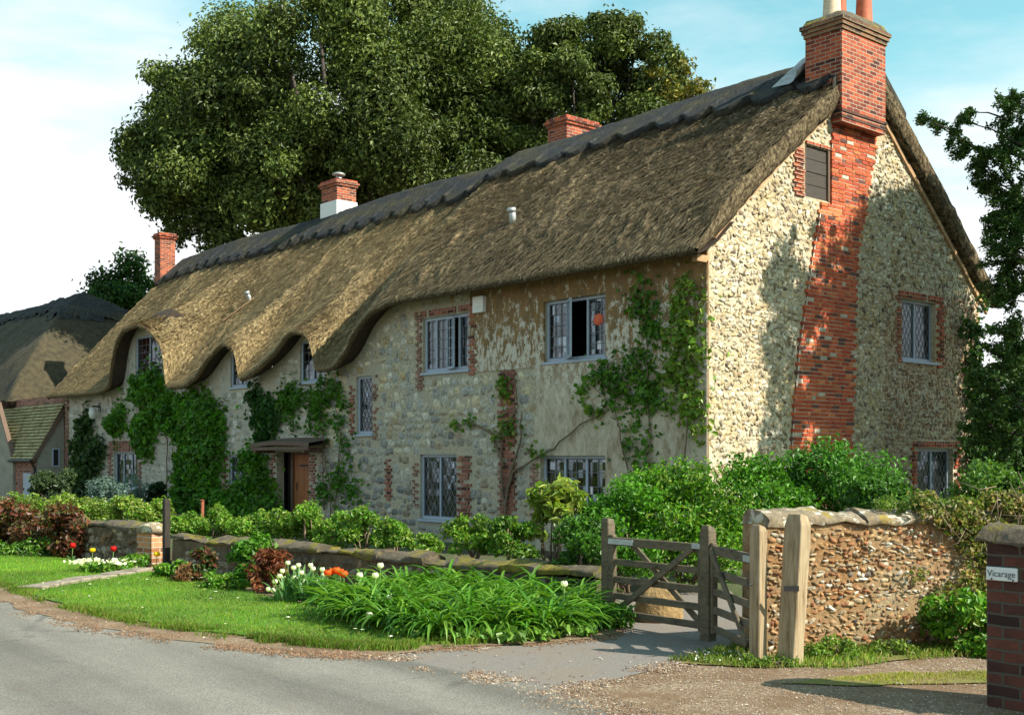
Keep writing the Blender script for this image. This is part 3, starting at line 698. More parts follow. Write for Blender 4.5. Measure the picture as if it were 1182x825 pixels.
# render panels (a real skin 18 mm thick with a worn lower edge)
def skin(u0, u1, z0, zt, holes, th, mat, name, ragged=True):
    pc = wall_panel(u0, u1, z0, zt, holes, lambda u, z, o: FM(u, z, np.asarray(o)+th), .05, mat, .06)
    V = pc[0].copy(); V[:, 0] -= .012*fbm(V[:, 1]*2.2, V[:, 2]*2.2, 0, 3)
    us = np.arange(u0, u1+.01, .06); us[-1] = u1
    e = []
    for off in (th, -.01): e.append(FM(us, np.full_like(us, z0), np.full_like(us, off)))
    es = np.stack(e); F2 = grid_faces(2, len(us))
    sd = np.array([FM(np.array([u]), np.array([zz]), np.array([o]))[0] for u in (u0, u1) for zz in (z0, zt(u)) for o in (th, -.01)])
    F3 = np.array([(0, 1, 3, 2), (4, 5, 7, 6)])
    return [(V, pc[1], None, mat, pc[4]), (es.reshape(-1, 3), F2, None, mat), (sd, F3, None, mat)]
o = np_obj('render_coat', skin(.0, 4.32, -.4, ftop, [W_UP3, W_LO3], .028, 'old_render', 'r') + skin(4.32, 6.34, 3.35, ftop, [], .024, 'old_render', 'r2'), cot)
o['label'] = 'brown flaking lime render beside the corner'

# brick dressings with toothed edges
def dressing(rects, MF, mat, name, skip):
    V = MB(); rr = random.Random(int(rects[0][0]*100+rects[0][2]*10))
    for (a, b, c, d) in rects:
        z = c; k = 0
        while z < d-.03:
            h = min(.066, d-z); tl = .05 if k % 2 else -.02; jl, jr = rr.uniform(-.012, .012), rr.uniform(-.012, .012)
            wide = b-a > 1.2
            u = a-(0 if wide else tl)+jl; e = b+(0 if wide else tl)+jr
            while u < e-.02:
                w = .105 if wide else rr.choice([.105, .215, .215]); w = min(w, e-u); hh = (d-c) if wide else h
                if e-u-w < .06: w = e-u
                x0, x1 = u+.005, u+w-.005; o = .034+rr.uniform(-.004, .008)
                ok = not any(x1 > s0-.001 and x0 < s1+.001 and z+hh > s2 and z < s3 for s0, s1, s2, s3 in skip)
                if ok and rr.random() > .07:
                    p = MF(np.array([x0, x1]), np.array([z+.004, z+hh-.004]), np.array([-.03, o])); V.box(p[0], p[1])
                u += w
            if wide: break
            z += .075; k += 1
    return V
for r_ in FB: dressing([r_], FM, 'b', 'x', FH).build('brick_dressing', 'brick_old', cot, bevel=.004)
for r_ in GB: dressing([r_], GM, 'b', 'x', GH).build('brick_dressing', 'brick_red', cot, bevel=.004)

# the leaning chimney band on the gable: courses of single bricks, ragged at both edges
mb = MB(); rr = random.Random(9); z = -.3; k = 0
V_, F_, C_, = [], [], []
while z < 7.86:
    a, b = band(z); u = a + (.0 if k % 2 else .06) + rr.uniform(-.03, .03); e = b + (.05 if k % 2 else -.02) + rr.uniform(-.03, .03)
    if G_ATT[2]-.07 < z < G_ATT[3]: u = G_ATT[1]+.02
    while u < e-.03:
        w = rr.choice([.225, .225, .225, .112]); w = min(w, e-u)
        if e-u-w < .06: w = e-u
        if not hits(GH, u+w/2, z+.035, w/2, .035, .01):
            i = len(V_); o = .045+rr.uniform(-.006, .008); x0, x1, z0, z1 = u+.005, u+w-.005, z+.005, z+.07
            V_ += [(x0, .03, z0), (x1, .03, z0), (x1, .03, z1), (x0, .03, z1), (x0+.003, -o, z0+.003), (x1-.003, -o, z0+.003), (x1-.003, -o, z1-.003), (x0+.003, -o, z1-.003)]
            F_ += [(i+4, i+5, i+6, i+7), (i, i+1, i+5, i+4), (i+1, i+2, i+6, i+5), (i+2, i+3, i+7, i+6), (i+3, i, i+4, i+7)]
            g = rr.random(); c = (.50, .095, .028) if g < .5 else (.38, .060, .020) if g < .75 else (.56, .17, .055) if g < .88 else (.13, .05, .035) if g < .97 else (.5, .42, .32)
            f = rr.uniform(.8, 1.15); C_ += [tuple(x*f for x in c)]*8
        u += w
    z += .0755; k += 1
# mortar bed behind the bricks
zs = np.arange(-.3, 7.9, .1); Vb = []; 
for zz in zs:
    a, b = band(zz); a = G_ATT[1]+.01 if G_ATT[2]-.11 < zz < G_ATT[3]+.11 else a; Vb += [(a+.03, -.034, zz), (b-.03, -.034, zz)]
Fm = grid_faces(len(zs), 2)
simple('lime_mortar', (.50, .43, .33), .95, .2, 20, .3)
o = np_obj('chimney_breast', [(np.array(V_), np.array(F_), np.array(C_), 'brick_piece'), (np.array(Vb), Fm, None, 'lime_mortar')], cot); o['label'] = 'leaning red brick flue running down the gable'

brick_mat('brick_cap', (.13, .05, .03), (.26, .11, .05), (.24, .21, .12), .85)
# --- gable chimney
SA, SB, TA, TB = 3.56, 5.04, -.25, .56
ch = MB().box((SA, TA, 7.86), (SB, TB, 9.70)).build('chimney', 'brick_red', cot)
ch['label'] = 'tall red brick stack on the gable apex'
mb = MB(); mb.box((SA-.025, TA-.022, 8.04), (SB+.025, TB, 8.10)); mb.box((SA-.015, TA-.013, 7.93), (SB+.015, TB, 7.99)); mb.build('corbel_course', 'brick_dark', ch, bevel=.006)
mb = MB()
for i, (z0, z1, e) in enumerate([(9.58, 9.655, .03), (9.658, 9.73, .058), (9.733, 9.81, .085)]): mb.box((SA-e, TA-e, z0), (SB+e, TB+e, z1))
mb.build('cap_course', 'brick_cap', ch, bevel=.008)
# weathered cement flaunching
n_ = 14; q = np.linspace(0, 1, n_); X, Y = np.meshgrid(q, q); edge = np.minimum(np.minimum(X, 1-X), np.minimum(Y, 1-Y))
x = SA-.08+(SB-SA+.16)*X; y = TA-.08+(TB-TA+.16)*Y; zc = 9.812+.16*np.minimum(edge*9, 1)+.13*np.minimum(edge*2.2, 1)*.6+fbm(X*6, Y*6)*.04
x = x + fbm(X*5, Y*5, 2)*.03; 
Pc = np.stack([x, y, zc], -1)
ring = np.concatenate([Pc[0], Pc[1:, -1], Pc[-1, :-1][::-1], Pc[1:-1, 0][::-1]]); rb = ring.copy(); rb[:, 2] = 9.812
rr2 = np.stack([np.concatenate([ring, ring[:1]]), np.concatenate([rb, rb[:1]])])
np_obj('flaunching', [(Pc.reshape(-1, 3), grid_faces(n_, n_), None, 'mossy_coping', None, True), (rr2.reshape(-1, 3), grid_faces(2, len(ring)+1), None, 'mossy_coping')], ch)
def pot(c, r, h, mat, lab):
    o = MB().lathe([(r*.98, 0), (r, .04), (r*.92, .10), (r*.80, h*.8), (r*.82, h*.86), (r*.98, h*.9), (r*.98, h*.97), (r*.72, h), (r*.68, h*.6)], c).build('chimney_pot', mat, ch, True); o['label'] = lab
pot((3.85, .16, 9.88), .19, .72, 'pot_buff', 'buff clay pot'); pot((4.72, .02, 9.9), .18, .80, 'pot_red', 'red clay pot in front'); pot((4.40, .36, 9.9), .16, .7, 'pot_red', 'red clay pot behind')
# lead flashing on the ridge beside the stack
mb = MB(); 
for i in range(6):
    pass
tl = np.linspace(.55, 1.25, 8); vl = np.linspace(.80, 1.0, 8); Tl, Vl = np.meshgrid(tl, vl); s_, z_ = roof(Tl, Vl)
up = np.clip((.78-Tl)/.25, 0, 1)
Pl = np.stack([s_-.15, np.maximum(Tl, .675), z_+.16+.22*up+fbm(Tl*6, Vl*9)*.03], -1)
np_obj('flashing', [(Pl.reshape(-1, 3), grid_faces(8, 8), None, 'lead_flash', None, True)], ch)
def stack(s0, s1, t0, t1, z0, z1, mat, lab, flash=True):
    o = MB().box((s0, t0, z0), (s1, t1, z1-.22)).build('chimney', mat, cot); o['label'] = lab
    mb = MB(); mb.box((s0-.05, t0-.05, z1-.218), (s1+.05, t1+.05, z1-.15)); mb.box((s0-.09, t0-.09, z1-.147), (s1+.09, t1+.09, z1-.08)); mb.box((s0-.04, t0-.04, z1-.077), (s1+.04, t1+.04, z1)); mb.build('cap_course', mat, o, bevel=.01)
    return o
c2 = stack(4.5, 5.2, 18.5, 19.4, 8.4, 10.26, 'brick_red', 'short brick stack with a metal cowl midway along the ridge')
mb = MB(); mb.box((4.47, 18.47, 8.5), (5.23, 19.43, 9.58)); mb.build('flashing', 'white_paint', c2)
MB().lathe([(.10, 0), (.10, .16), (.085, .17), (.085, .22)], (4.85, 18.95, 10.255)).lathe([(.21, .22), (.20, .26), (.10, .30), (.02, .31)], (4.85, 18.95, 10.255)).build('cowl', 'galvanised', c2, True)
c3 = stack(5.2, 6.3, 8.9, 9.6, 8.0, 10.27, 'brick_red', 'squat brick stack peeping over the ridge from the back slope')
c4 = stack(3.72, 4.32, 29.5, 30.0, 3.0, 10.05, 'brick_red', 'tall slim brick stack at the far gable end')

# barge board under the verge
def barge(front):
    q = np.linspace(.10, .93, 30) if front else np.linspace(.05, .97, 30); V = []
    for a in q:
        if front: s, z = [float(x) for x in roof(-.2, a)]; s += .14; z -= .36
        else: s = 4.6+5.2*a-.2; z = float(Ridge(0)*(1-a)+5.05*a) - .38
        for (yy, zz) in ((-.06, .04), (-.06, -.07), (-.0, -.07), (-.0, .04)): V.append((s, yy, z+zz))
    V = np.array(V).reshape(30, 4, 3); V = np.concatenate([V, V[:, :1]], 1)
    return (V.reshape(-1, 3), grid_faces(30, 5), None, 'barge_wood')
np_obj('barge_board', [barge(True), barge(False)], cot)
mb = MB(); mb.box((-.30, -.02, 4.86), (.02, .10, 4.98)); mb.box((-.045, -.045, -.3), (-.02, -.02, 4.9)); mb.build('corner_batten', 'barge_wood', cot, bevel=.006)

# --- windows
def window(hole, MF, lights, lattice, label, rec=.10, curtain=None, casement=None, fw=.055, mull=None, sill=True, mat='frame_paint', transom=None, item=None):
    u0, u1, z0, z1 = hole; mb = MB()
    def bx(b, ua, ub, za, zb, oa, ob):
        p = MF(np.array([ua, ub]), np.array([za, zb]), np.array([oa, ob])); b.box(p[0], p[1])
    O0, O1 = -rec-.06, -rec
    bx(mb, u0, u0+fw, z0, z1, O0, O1); bx(mb, u1-fw, u1, z0, z1, O0, O1); bx(mb, u0+fw, u1-fw, z0, z0+fw*1.2, O0, O1); bx(mb, u0+fw, u1-fw, z1-fw, z1, O0, O1)
    xs = [u0 + (u1-u0)*k/lights for k in range(lights+1)]
    for x in xs[1:-1]: bx(mb, x-fw*.45, x+fw*.45, z0+fw*1.2, z1-fw, O0+.003, O1-.003)
    w = mb.build('window', mat, cot, bevel=.004); w['label'] = label
    gl = MB(); lt = MB(); skip = [] if casement is None else [casement[0]]
    for k in range(lights):
        a, b = xs[k]+fw*.5, xs[k+1]-fw*.5
        if k == 0: a = u0+fw
        if k == lights-1: b = u1-fw
        if k in skip: continue
        c, d = z0+fw*1.2, z1-fw
        bx(gl, a, b, c, d, -rec-.040, -rec-.034)
        def mp(u, z, o=-rec-.026): return MF(np.array([u]), np.array([z]), np.array([o]))[0]
        upv = tuple(MF(np.array([0.]), np.array([0.]), np.array([1.]))[0])
        if lattice == 'diamond':
            dx, dz = .15, .235; W, H = b-a, d-c; 
            for sg in (1, -1):
                o = -H/dz*dx
                for i in range(-int(H/dz)-2, int(W/dx)+3):
                    # line u = a + i*dx + sg*(z-c)*dx/dz
                    pts = []
                    zA, zB = c, d; uA = a+i*dx + (0 if sg > 0 else H*dx/dz); uB = uA + sg*H*dx/dz
                    uA2 = uA; 
                    def clip(uA, zA, uB, zB):
                        if uA > uB: uA, zA, uB, zB = uB, zB, uA, zA
                        if uB < a or uA > b: return None
                        if uA < a: zA += (zB-zA)*(a-uA)/(uB-uA); uA = a
                        if uB > b: zB = zA + (zB-zA)*(b-uA)/(uB-uA); uB = b
                        return uA, zA, uB, zB
                    q = clip(uA, zA, uB, zB)
                    if q and abs(q[2]-q[0]) > .02: lt.bar(mp(q[0], q[1]), mp(q[2], q[3]), .011, .006, upv)
        else:
            nx, nz = lattice
            for i in range(1, nx): x = a+(b-a)*i/nx; lt.bar(mp(x, c), mp(x, d), .014, .008, upv)
            for j in range(1, nz): z = c+(d-c)*j/nz; lt.bar(mp(a, z), mp(b, z), .014, .008, upv)
        # inner casement frame
        if rec < .3:
            for (p, q) in (((a, c), (a, d)), ((b, c), (b, d)), ((a, c), (b, c)), ((a, d), (b, d))): mb2 = lt.bar(mp(*p), mp(*q), .030, .016, upv)
    gl.build('pane', 'glass', w)
    if lt.v: lt.build('leaded_lattice', 'lead', w)
    if sill:
        sb = MB(); bx(sb, u0-.04, u1+.04, z0-.055, z0-.003, -.12, .055); sb.build('sill', mat, w, bevel=.006)
    if curtain:
        for (f0, f1, cm) in curtain:
            ua, ub = u0+(u1-u0)*f0, u0+(u1-u0)*f1; N = 24; uu = np.linspace(ua, ub, N); oo = -rec-.085+.018*np.sin(np.arange(N)*1.7)
            P = np.stack([MF(uu, np.full(N, z0+.02), oo), MF(uu, np.full(N, z1), oo)])
            np_obj('curtain', [(P.reshape(-1, 3), grid_faces(2, N), None, cm, None, True)], w)
    if casement:                                              # one light swung outwards on its left edge
        k, ang, left = casement; a, b = xs[k]+fw*.5, xs[k+1]-fw*.5; c, d = z0+fw, z1-fw; W = b-a
        h = b if left else a; dr = -1 if left else 1
        ca, sa = math.cos(ang), math.sin(ang)
        def cp(x, z): return MF(np.array([h+dr*x*ca]), np.array([z]), np.array([-rec+.02+x*sa]))[0]
        cs = MB(); upv = tuple(MF(np.array([dr*-sa]), np.array([0.]), np.array([ca]))[0])
        for (p, q) in (((0, c), (0, d)), ((W, c), (W, d)), ((0, c), (W, c)), ((0, d), (W, d))): cs.bar(cp(*p), cp(*q), .05, .035, upv)
        for i in range(1, 3): cs.bar(cp(W*i/3, c), cp(W*i/3, d), .014, .01, upv)
        for j in range(1, 5): cs.bar(cp(0, c+(d-c)*j/5), cp(W, c+(d-c)*j/5), .014, .01, upv)
        cs.build('open_casement', mat, w)
        g2 = MB(); g2.add([cp(.02, c+.02), cp(W-.02, c+.02), cp(W-.02, d-.02), cp(.02, d-.02)], [(0, 1, 2, 3)]); g2.build('casement_pane', 'glass', w)
    if item:
        (fu, fz, ru, rz, im) = item; cu, cz = u0+(u1-u0)*fu, z0+(z1-z0)*fz
        p = MF(np.array([cu]), np.array([cz]), np.array([-rec-.13]))[0]
        it = MB().lathe([(ru*.4, -rz), (ru, -rz*.4), (ru*.9, rz*.5), (ru*.3, rz)], p, 10).build('hanging', im, w, True)
    return w
window(W_UP3, FM, 3, (3, 5), 'three-light upper window with an open casement', .06, None, (1, R_(36), True), item=(.18, .62, .17, .14, 'curtain_red'))
window(W_UP2, FM, 4, (2, 5), 'pale upper window with one casement pushed open', .06, [(.78, .98, 'curtain_pale')], (1, R_(16), True), fw=.065)
window(W_LO3, FM, 3, (2, 4), 'lower three-light window with brown curtains', .07, [(.68, 1.0, 'curtain_brown'), (0, .12, 'curtain_brown')])
window(W_LO2, FM, 2, 'diamond', 'lower two-light window with diamond leading', .06, [(.86, 1, 'curtain_brown')])
window(W_SLIT, FM, 1, 'diamond', 'narrow single-light window with diamond leading', .06)
window(W_D3, FM, 2, (2, 4), 'dormer window nearest the stepped eave', .05)
window(W_D2, FM, 2, (2, 4), 'small middle dormer window', .05)
window(W_D1, FM, 2, (3, 5), 'far dormer window with red curtains', .05, [(0, .5, 'curtain_red'), (.5, 1, 'curtain_red')])
window(W_L3, FM, 3, (1, 1), 'far lower window in a brick surround', .08, [(0, .1, 'curtain_pale')])
window(W_POR, FM, 2, 'diamond', 'ground window beside the porch', .06, [(.0, .45, 'curtain_pale')])
window(G_UP, GM, 2, 'diamond', 'upper gable window', .10); window(G_LO, GM, 2, 'diamond', 'lower gable window half hidden by shrubs', .10)
# boarded attic hatch
mb = MB()
for i in range(4):
    z0 = G_ATT[2]+i*.2375; mb.box((G_ATT[0]+.03, .02+.006*(i % 2), z0+.004), (G_ATT[1]-.06, .06, z0+.233))
hb = mb.build('attic_hatch', 'board_dark', cot, bevel=.005); MB().box((G_ATT[1]-.055, -.02, G_ATT[2]), (G_ATT[1]-.0, .05, G_ATT[3])).box((G_ATT[0], -.01, G_ATT[2]), (G_ATT[0]+.028, .05, G_ATT[3])).build('frame', 'canopy_wood', hb, bevel=.004)

# --- door, canopy
mb = MB(); k = 0; t = DOOR[0]+.06
while t < 13.95:
    mb.box((.30+.006*(k % 2), t+.004, -.25), (.35, t+.166, 1.66)); t += .17; k += 1
dr = mb.build('door', 'door_wood', cot, bevel=.004); dr['label'] = 'orange-brown plank front door'
MB().box((.24, DOOR[0], -.25), (.36, DOOR[0]+.055, 1.72)).box((.24, 13.96, -.25), (.36, 14.05, 1.72)).box((.24, DOOR[0]+.055, 1.665), (.36, 13.96, 1.72)).build('frame', 'canopy_wood', dr, bevel=.004)
mb = MB(); mb.tube([(.285, 13.80, .75), (.26, 13.80, .78), (.26, 13.80, .9), (.285, 13.80, .93)], .012)
mb.build('handle', 'black_iron', dr)
for z in (.1, 1.35): MB().box((.288, 12.9, z), (.297, 13.7, z+.05)).build('strap_hinge', 'black_iron', dr)
MB().box((.36, 12.7, -.3), (.40, 14.4, 1.75)).build('door_recess', 'dark_interior', cot)
pr = [(-.60, 12.6, 1.86), (-.60, 15.75, 1.86), (-.60, 15.75, 1.90), (-.60, 12.6, 1.90)]
mb = MB()
N = 16; pts = []
for i in range(N):
    a = i/(N-1); t = 11.75+2.9*a; sag = .05*math.cos((a-.5)*math.pi)
    pts.append((t, sag))
for (t1, a1), (t2, a2) in zip(pts[:-1], pts[1:]):
    mb.add([(-.62, t1, 1.84+a1), (-.62, t2, 1.84+a2), (-.62, t2, 1.93+a2), (-.62, t1, 1.93+a1), (.02, t1, 1.93+a1), (.02, t2, 1.93+a2), (.02, t2, 2.04+a2), (.02, t1, 2.04+a1)], [(0, 1, 2, 3), (3, 2, 6, 7), (7, 6, 5, 4), (4, 5, 1, 0)])
cn = mb.build('door_canopy', 'canopy_wood', cot)
MB().box((-.60, 12.0, 1.70), (0, 12.1, 1.83)).box((-.60, 14.4, 1.70), (0, 14.5, 1.83)).box((-.61, 11.8, 1.76), (-.55, 14.6, 1.845)).build('bracket', 'canopy_wood', cn, bevel=.006)

# --- roof vent pipes, alarm box, wall lamp
def vent(s, t, h, r, lab, lean):
    z = roof_at(s, t); o = MB().tube([(s, t, z-.15), (s-lean*.4, t, z+h*.55), (s-lean, t, z+h)], [r, r, r], 12).tube([(s-lean, t, z+h-.02), (s-lean*1.2, t, z+h+.07)], [r*1.25, r*1.25], 12).build('vent_pipe', 'galvanised', cot, True); o['label'] = lab
    return o
vent(1.05, 6.2, .22, .075, 'short grey vent pipe on the thatch', .04)
v2 = vent(1.75, 18.95, .22, .06, 'white vent pipe between the dormers', .10)
s_, t_ = 1.2, 18.9
ladder = MB(); ladder.bar((1.15, 19.5, roof_at(1.15, 19.5)+.05), (1.75, 18.75, roof_at(1.75, 18.75)+.07), .09, .03, (-.6, 0, .8)); ladder.build('roof_batten', 'barge_wood', cot)
al = MB().box((-.13, 5.80, 4.56), (-.02, 6.14, 4.90)).build('alarm_box', 'white_paint', cot, bevel=.012); MB().box((-.136, 5.86, 4.60), (-.131, 6.08, 4.70)).build('cover', 'sign_plate', al)
lm = MB().lathe([(.02, -.2), (.10, -.16), (.135, 0), (.10, .14), (.03, .2)], (-.24, 26.0, 3.05), 12).build('wall_lamp', 'bulb_glass', cot, True); MB().box((-.25, 25.96, 3.25), (0, 26.04, 3.30)).box((-.02, 25.9, 3.1), (.0, 26.1, 3.4)).build('bracket', 'black_iron', lm)
# ================================================================ NEIGHBOUR
nb = thing('thatched_cottage', 'neighbouring cottage at the far left with a dark hipped thatch and a mossy tiled lean-to', 'cottage', (CX, CY, 0), ROT)
sg = np.arange(-.25, 10.0, .12); tg = np.arange(34.3, 58, .14); Sg, Tg2 = np.meshgrid(sg, tg)
hgt = np.minimum(np.minimum(Sg+.25, 9.85-Sg), (Tg2-34.3)*.95); hgt = 5.05*(1-np.exp(-hgt/5.05*1.25))/(1-math.exp(-1.25))
Zn = 3.72 + hgt + fbm(Sg*1.2, Tg2*1.2)*.18 + fbm(Sg*6, Tg2*6, 2)*.07
Pn = np.stack([Sg, Tg2, Zn], -1)
fr_ = np.stack([Pn[:, 0], Pn[:, 0] + np.array([.3, 0, -.28])]); hp = np.stack([Pn[0], Pn[0] + np.array([0, .3, -.28])])
nroof = np_obj('thatch_roof', [(Pn.reshape(-1, 3), grid_faces(*Pn.shape[:2]), None, 'thatch_neighbour', None, True), (fr_.reshape(-1, 3), grid_faces(2, len(tg)), None, 'thatch_under'), (hp.reshape(-1, 3), grid_faces(2, len(sg)), None, 'thatch_under')], nb)
zc = Zn - 3.72; lim = 4.1 + .16*np.abs(np.sin(Tg2*2.2)) - .5*sstep(40.5, 38.6, Tg2)
mask = zc > lim; off = .16*sstep(0, .12, zc-lim)
Pcap = Pn + np.stack([0*off, -.03*mask, off+.01], -1); Fg = grid_faces(*Pn.shape[:2]); mk = mask.ravel()
Pcap = Pcap.reshape(-1, 3)
np_obj('ridge_cap', [(Pcap, Fg[mk[Fg].sum(1) >= 3], None, 'ridge_thatch', None, True)], nroof)
mb = MB().box((.25, 34.8, -.3), (9.4, 57, 3.9)).box((.06, 29.15, 2.6), (.25, 34.8, 3.80)); mb.build('wall', 'brick_old', nb)
MB().box((-1.05, 31.37, -.3), (-.95, 36, 1.5)).prism([(-1.05, 31.37, 1.5), (-1.05, 36, 1.5), (-1.05, 36, 3.5), (-1.05, 33.0, 3.5)], (.1, 0, 0)).build('wing_wall', 'cream_wall', nb); MB().bar((-1.0, 31.3, 1.46), (-1.0, 33.06, 3.62), .16, .05, (0, -.8, .6)).build('verge_board', 'canopy_wood', nb)
MB().prism([(0, 29.22, -.3), (0, 29.22, 3.22), (-.93, 29.22, 1.62), (-.93, 29.22, -.3)], (0, .12, 0)).build('side_wall', 'cream_wall', nb)
lw = MB().box((-.95, 29.342, -.3), (-.83, 31.36, 1.56)).build('lean_to_wall', 'brick_old', nb)
# tiled slope with tile courses stepped in relief
V, F, UV = [], [], []; nrow = 17; A_, B_ = np.array([.04, 3.52]), np.array([-1.10, 1.52])
for r in range(nrow):
    p = A_+(B_-A_)*r/nrow; q = A_+(B_-A_)*(r+1.12)/nrow; nrm = np.array([-.84, .54])*.028
    i = len(V)
    for (pt, ex) in ((p, 0), (q, 1), (q, 0)):
        o = nrm*ex
        for t in (29.17, 31.45+5.0*(1-(r+(1.1 if pt is q else 0))/nrow)): V.append((pt[0]+o[0], t, pt[1]+o[1])); UV.append((t, r*.1+(.1 if pt is q else 0)))
    F += [(i, i+1, i+3, i+2), (i+2, i+3, i+5, i+4)]
lr = np_obj('tiled_roof', [(np.array(V), np.array(F), None, 'roof_tile', np.array(UV))], nb)
MB().bar((0, 29.16, 3.28), (-1.10, 29.16, 1.46), .05, .12, (-.5, 0, .8)).build('verge_board', 'canopy_wood', lr)
MB().tube([(-1.15, 29.2, 1.46), (-1.15, 31.5, 1.46)], .055, 8).tube([(-1.12, 29.32, 1.45), (-1.0, 29.30, 1.2), (-1.0, 29.30, -.3)], .04, 8).build('gutter', 'black_iron', nb)
dd = MB().box((-.965, 29.75, -.3), (-.952, 30.55, 1.02)).build('door', 'frame_paint', nb); MB().box((-.985, 30.45, .4), (-.966, 30.5, .5)).build('handle', 'black_iron', dd)
wn = MB().box((-.42, 29.19, 1.25), (-.38, 29.218, 1.9)).box((-.2, 29.19, 1.25), (-.16, 29.218, 1.9)).box((-.38, 29.19, 1.25), (-.2, 29.218, 1.29)).box((-.38, 29.19, 1.86), (-.2, 29.218, 1.9)).build('window', 'frame_paint', nb)
MB().box((-.38, 29.205, 1.29), (-.2, 29.216, 1.86)).build('pane', 'dark_interior', wn)

# ================================================================ GROUND
def gz(x, y):
    d = (np.asarray(x, float)+4.77)*.62 + (np.asarray(y, float)-16.5)*.78
    return -.22*sstep(2.6, 7, d)
ax = np.concatenate([[-900, -400, -180, -90, -60], np.arange(-42, 42, 1.0), [60, 90, 180, 400, 900]]); ay = np.concatenate([[-300, -120, -60, -30], np.arange(-14, 66, 1.0), [90, 140, 300, 700, 1600]])
Xg, Yg = np.meshgrid(ax, ay); Zg = gz(Xg, Yg)
tag(np_obj('ground', [(np.stack([Xg, Yg, Zg], -1).reshape(-1, 3), grid_faces(len(ay), len(ax)), None, 'garden_soil', None, True)]), kind='structure')
def sheet(name, poly, z, mat, jit=.03, step=.12, side=None, kind='structure', seed=1):
    rj = np.random.default_rng(seed); pts = []
    n = len(poly)
    for i in range(n):
        a, b = np.array(poly[i], float), np.array(poly[(i+1) % n], float); L = np.linalg.norm(b-a)
        k = max(1, min(400, int(L/step))) if np.abs(a).max() < 35 and np.abs(b).max() < 35 else 1
        for j in range(k): pts.append(a+(b-a)*j/k)
    pts = np.array(pts); nz = np.stack([fbm(pts[:, 0]*1.7, pts[:, 1]*1.7, seed, 4), fbm(pts[:, 0]*1.7, pts[:, 1]*1.7, seed+9, 4)], -1)
    pts = pts + nz*jit*3
    bm = bmesh.new(); vs = [bm.verts.new((p[0], p[1], z)) for p in pts]; f = bm.faces.new(vs)
    if side:
        vs2 = [bm.verts.new((p[0]+0.0, p[1], z-side)) for p in pts]
        for i in range(len(vs)): bm.faces.new((vs[i], vs2[i], vs2[(i+1) % len(vs)], vs[(i+1) % len(vs)]))
    bmesh.ops.triangulate(bm, faces=bm.faces[:]); bmesh.ops.recalc_face_normals(bm, faces=bm.faces[:])
    me = bpy.data.meshes.new(name); bm.to_mesh(me); bm.free(); me.materials.append(M[mat])
    o = bpy.data.objects.new(name, me); COL.objects.link(o); tag(o, kind=kind); return o, pts
EDGE = [(-30, 40), (-14, 23.6), (-9.2, 17.8), (-5.98, 13.88), (-4.77, 12.32), (-3.78, 11.25), (-2.85, 10.55), (-2.14, 10.06), (-1.50, 9.75), (-1.05, 9.54)]
sheet('gravel_track', [(-1.2, 9.4), (.29, 8.04), (1.0, 6.3), (3, 2.5), (14, -3), (22, 9), (12, 13), (5.0, 10.3), (3.9, 10.2), (2.0, 9.6), (2.0, 10.6), (1.0, 11.5)], .004, 'gravel', .03, seed=4)
sheet('driveway', [(-1.12, 9.56), (-.66, 9.93), (.07, 10.15), (.80, 10.6), (.95, 11.5), (.75, 14.0), (2.6, 14.2), (2.42, 12.0), (2.0, 10.1), (1.12, 8.98), (.31, 8.02)], .009, 'drive_tarmac', .02, seed=2)
sheet('road', EDGE + [(.30, 8.02), (1.1, 6.2), (3.2, 2.4), (8, -4.5), (20, -20), (8, -26), (-6, -12), (-12, 0), (-20, 14), (-34, 34)], .014, 'asphalt', .03, seed=3)
earth_edge = [(a, b) for a, b in EDGE[1:]] + [(-.66, 9.93), (.07, 10.2), (.76, 10.6), (.85, 11.2), (.5, 11.6), (-1, 12), (-4, 14.5), (-9, 19), (-13.5, 24)]
off_e = [(x-.14, y-.16) for x, y in EDGE[1:]] + [(-.66, 9.80), (.07, 10.02), (.80, 10.42), (1.02, 11.2), (.9, 12.2), (-1, 13.6), (-4.9, 16.6), (-9, 20.9), (-14.5, 26)]
sheet('earth_verge', off_e, .019, 'earth', .06, step=.05, seed=5)
VERGE = [(-13.6, 23.9), (-9.0, 18.0), (-5.88, 14.12), (-4.67, 12.56), (-3.70, 11.48), (-2.80, 10.74), (-2.10, 10.24), (-1.46, 9.92), (-1.0, 9.82), (-.62, 10.05), (.0, 10.35), (-.6, 11.0), (-2.2, 12.6), (-3.4, 14.3), (-4.95, 16.2), (-9.0, 20.5), (-14.2, 25.6)]
sheet('grass_verge', VERGE, .036, 'turf', .045, step=.05, side=.03, seed=6)
sheet('grass_patch', [(1.25, 9.15), (1.75, 9.0), (2.5, 8.95), (3.4, 9.45), (5.6, 9.7), (6.2, 10.5), (4.6, 10.3), (2.2, 9.55), (2.02, 10.0), (1.8, 9.75)], .016, 'dry_turf', .05, seed=7)
sheet('grass_strip', [(1.9, 8.35), (2.6, 8.28), (3.4, 8.3), (6.0, 8.6), (6.2, 9.1), (4, 8.85), (2.9, 8.75)], .013, 'dry_turf', .06, seed=8)
# stepping slabs across the verge
mb = MB(); A0, A1 = np.array(G(33, 683)), np.array(G(166, 661)); dv = (A1-A0)/6; wv = np.array([dv[1], -dv[0]])/np.linalg.norm(dv)*.15
for i in range(6):
    a = A0+dv*(i+.03); b = A0+dv*(i+.97); h = .045+.006*(i % 3)
    mb.prism([(*(a-wv*(1.2 if i == 0 else 1)), .02), (*(a+wv*(1.2 if i == 0 else 1)), .02), (*(b+wv), .02), (*(b-wv), .02)], (0, 0, h))
tag(mb.build('path', 'slab', bevel=.01, jit=.008), kind='structure')

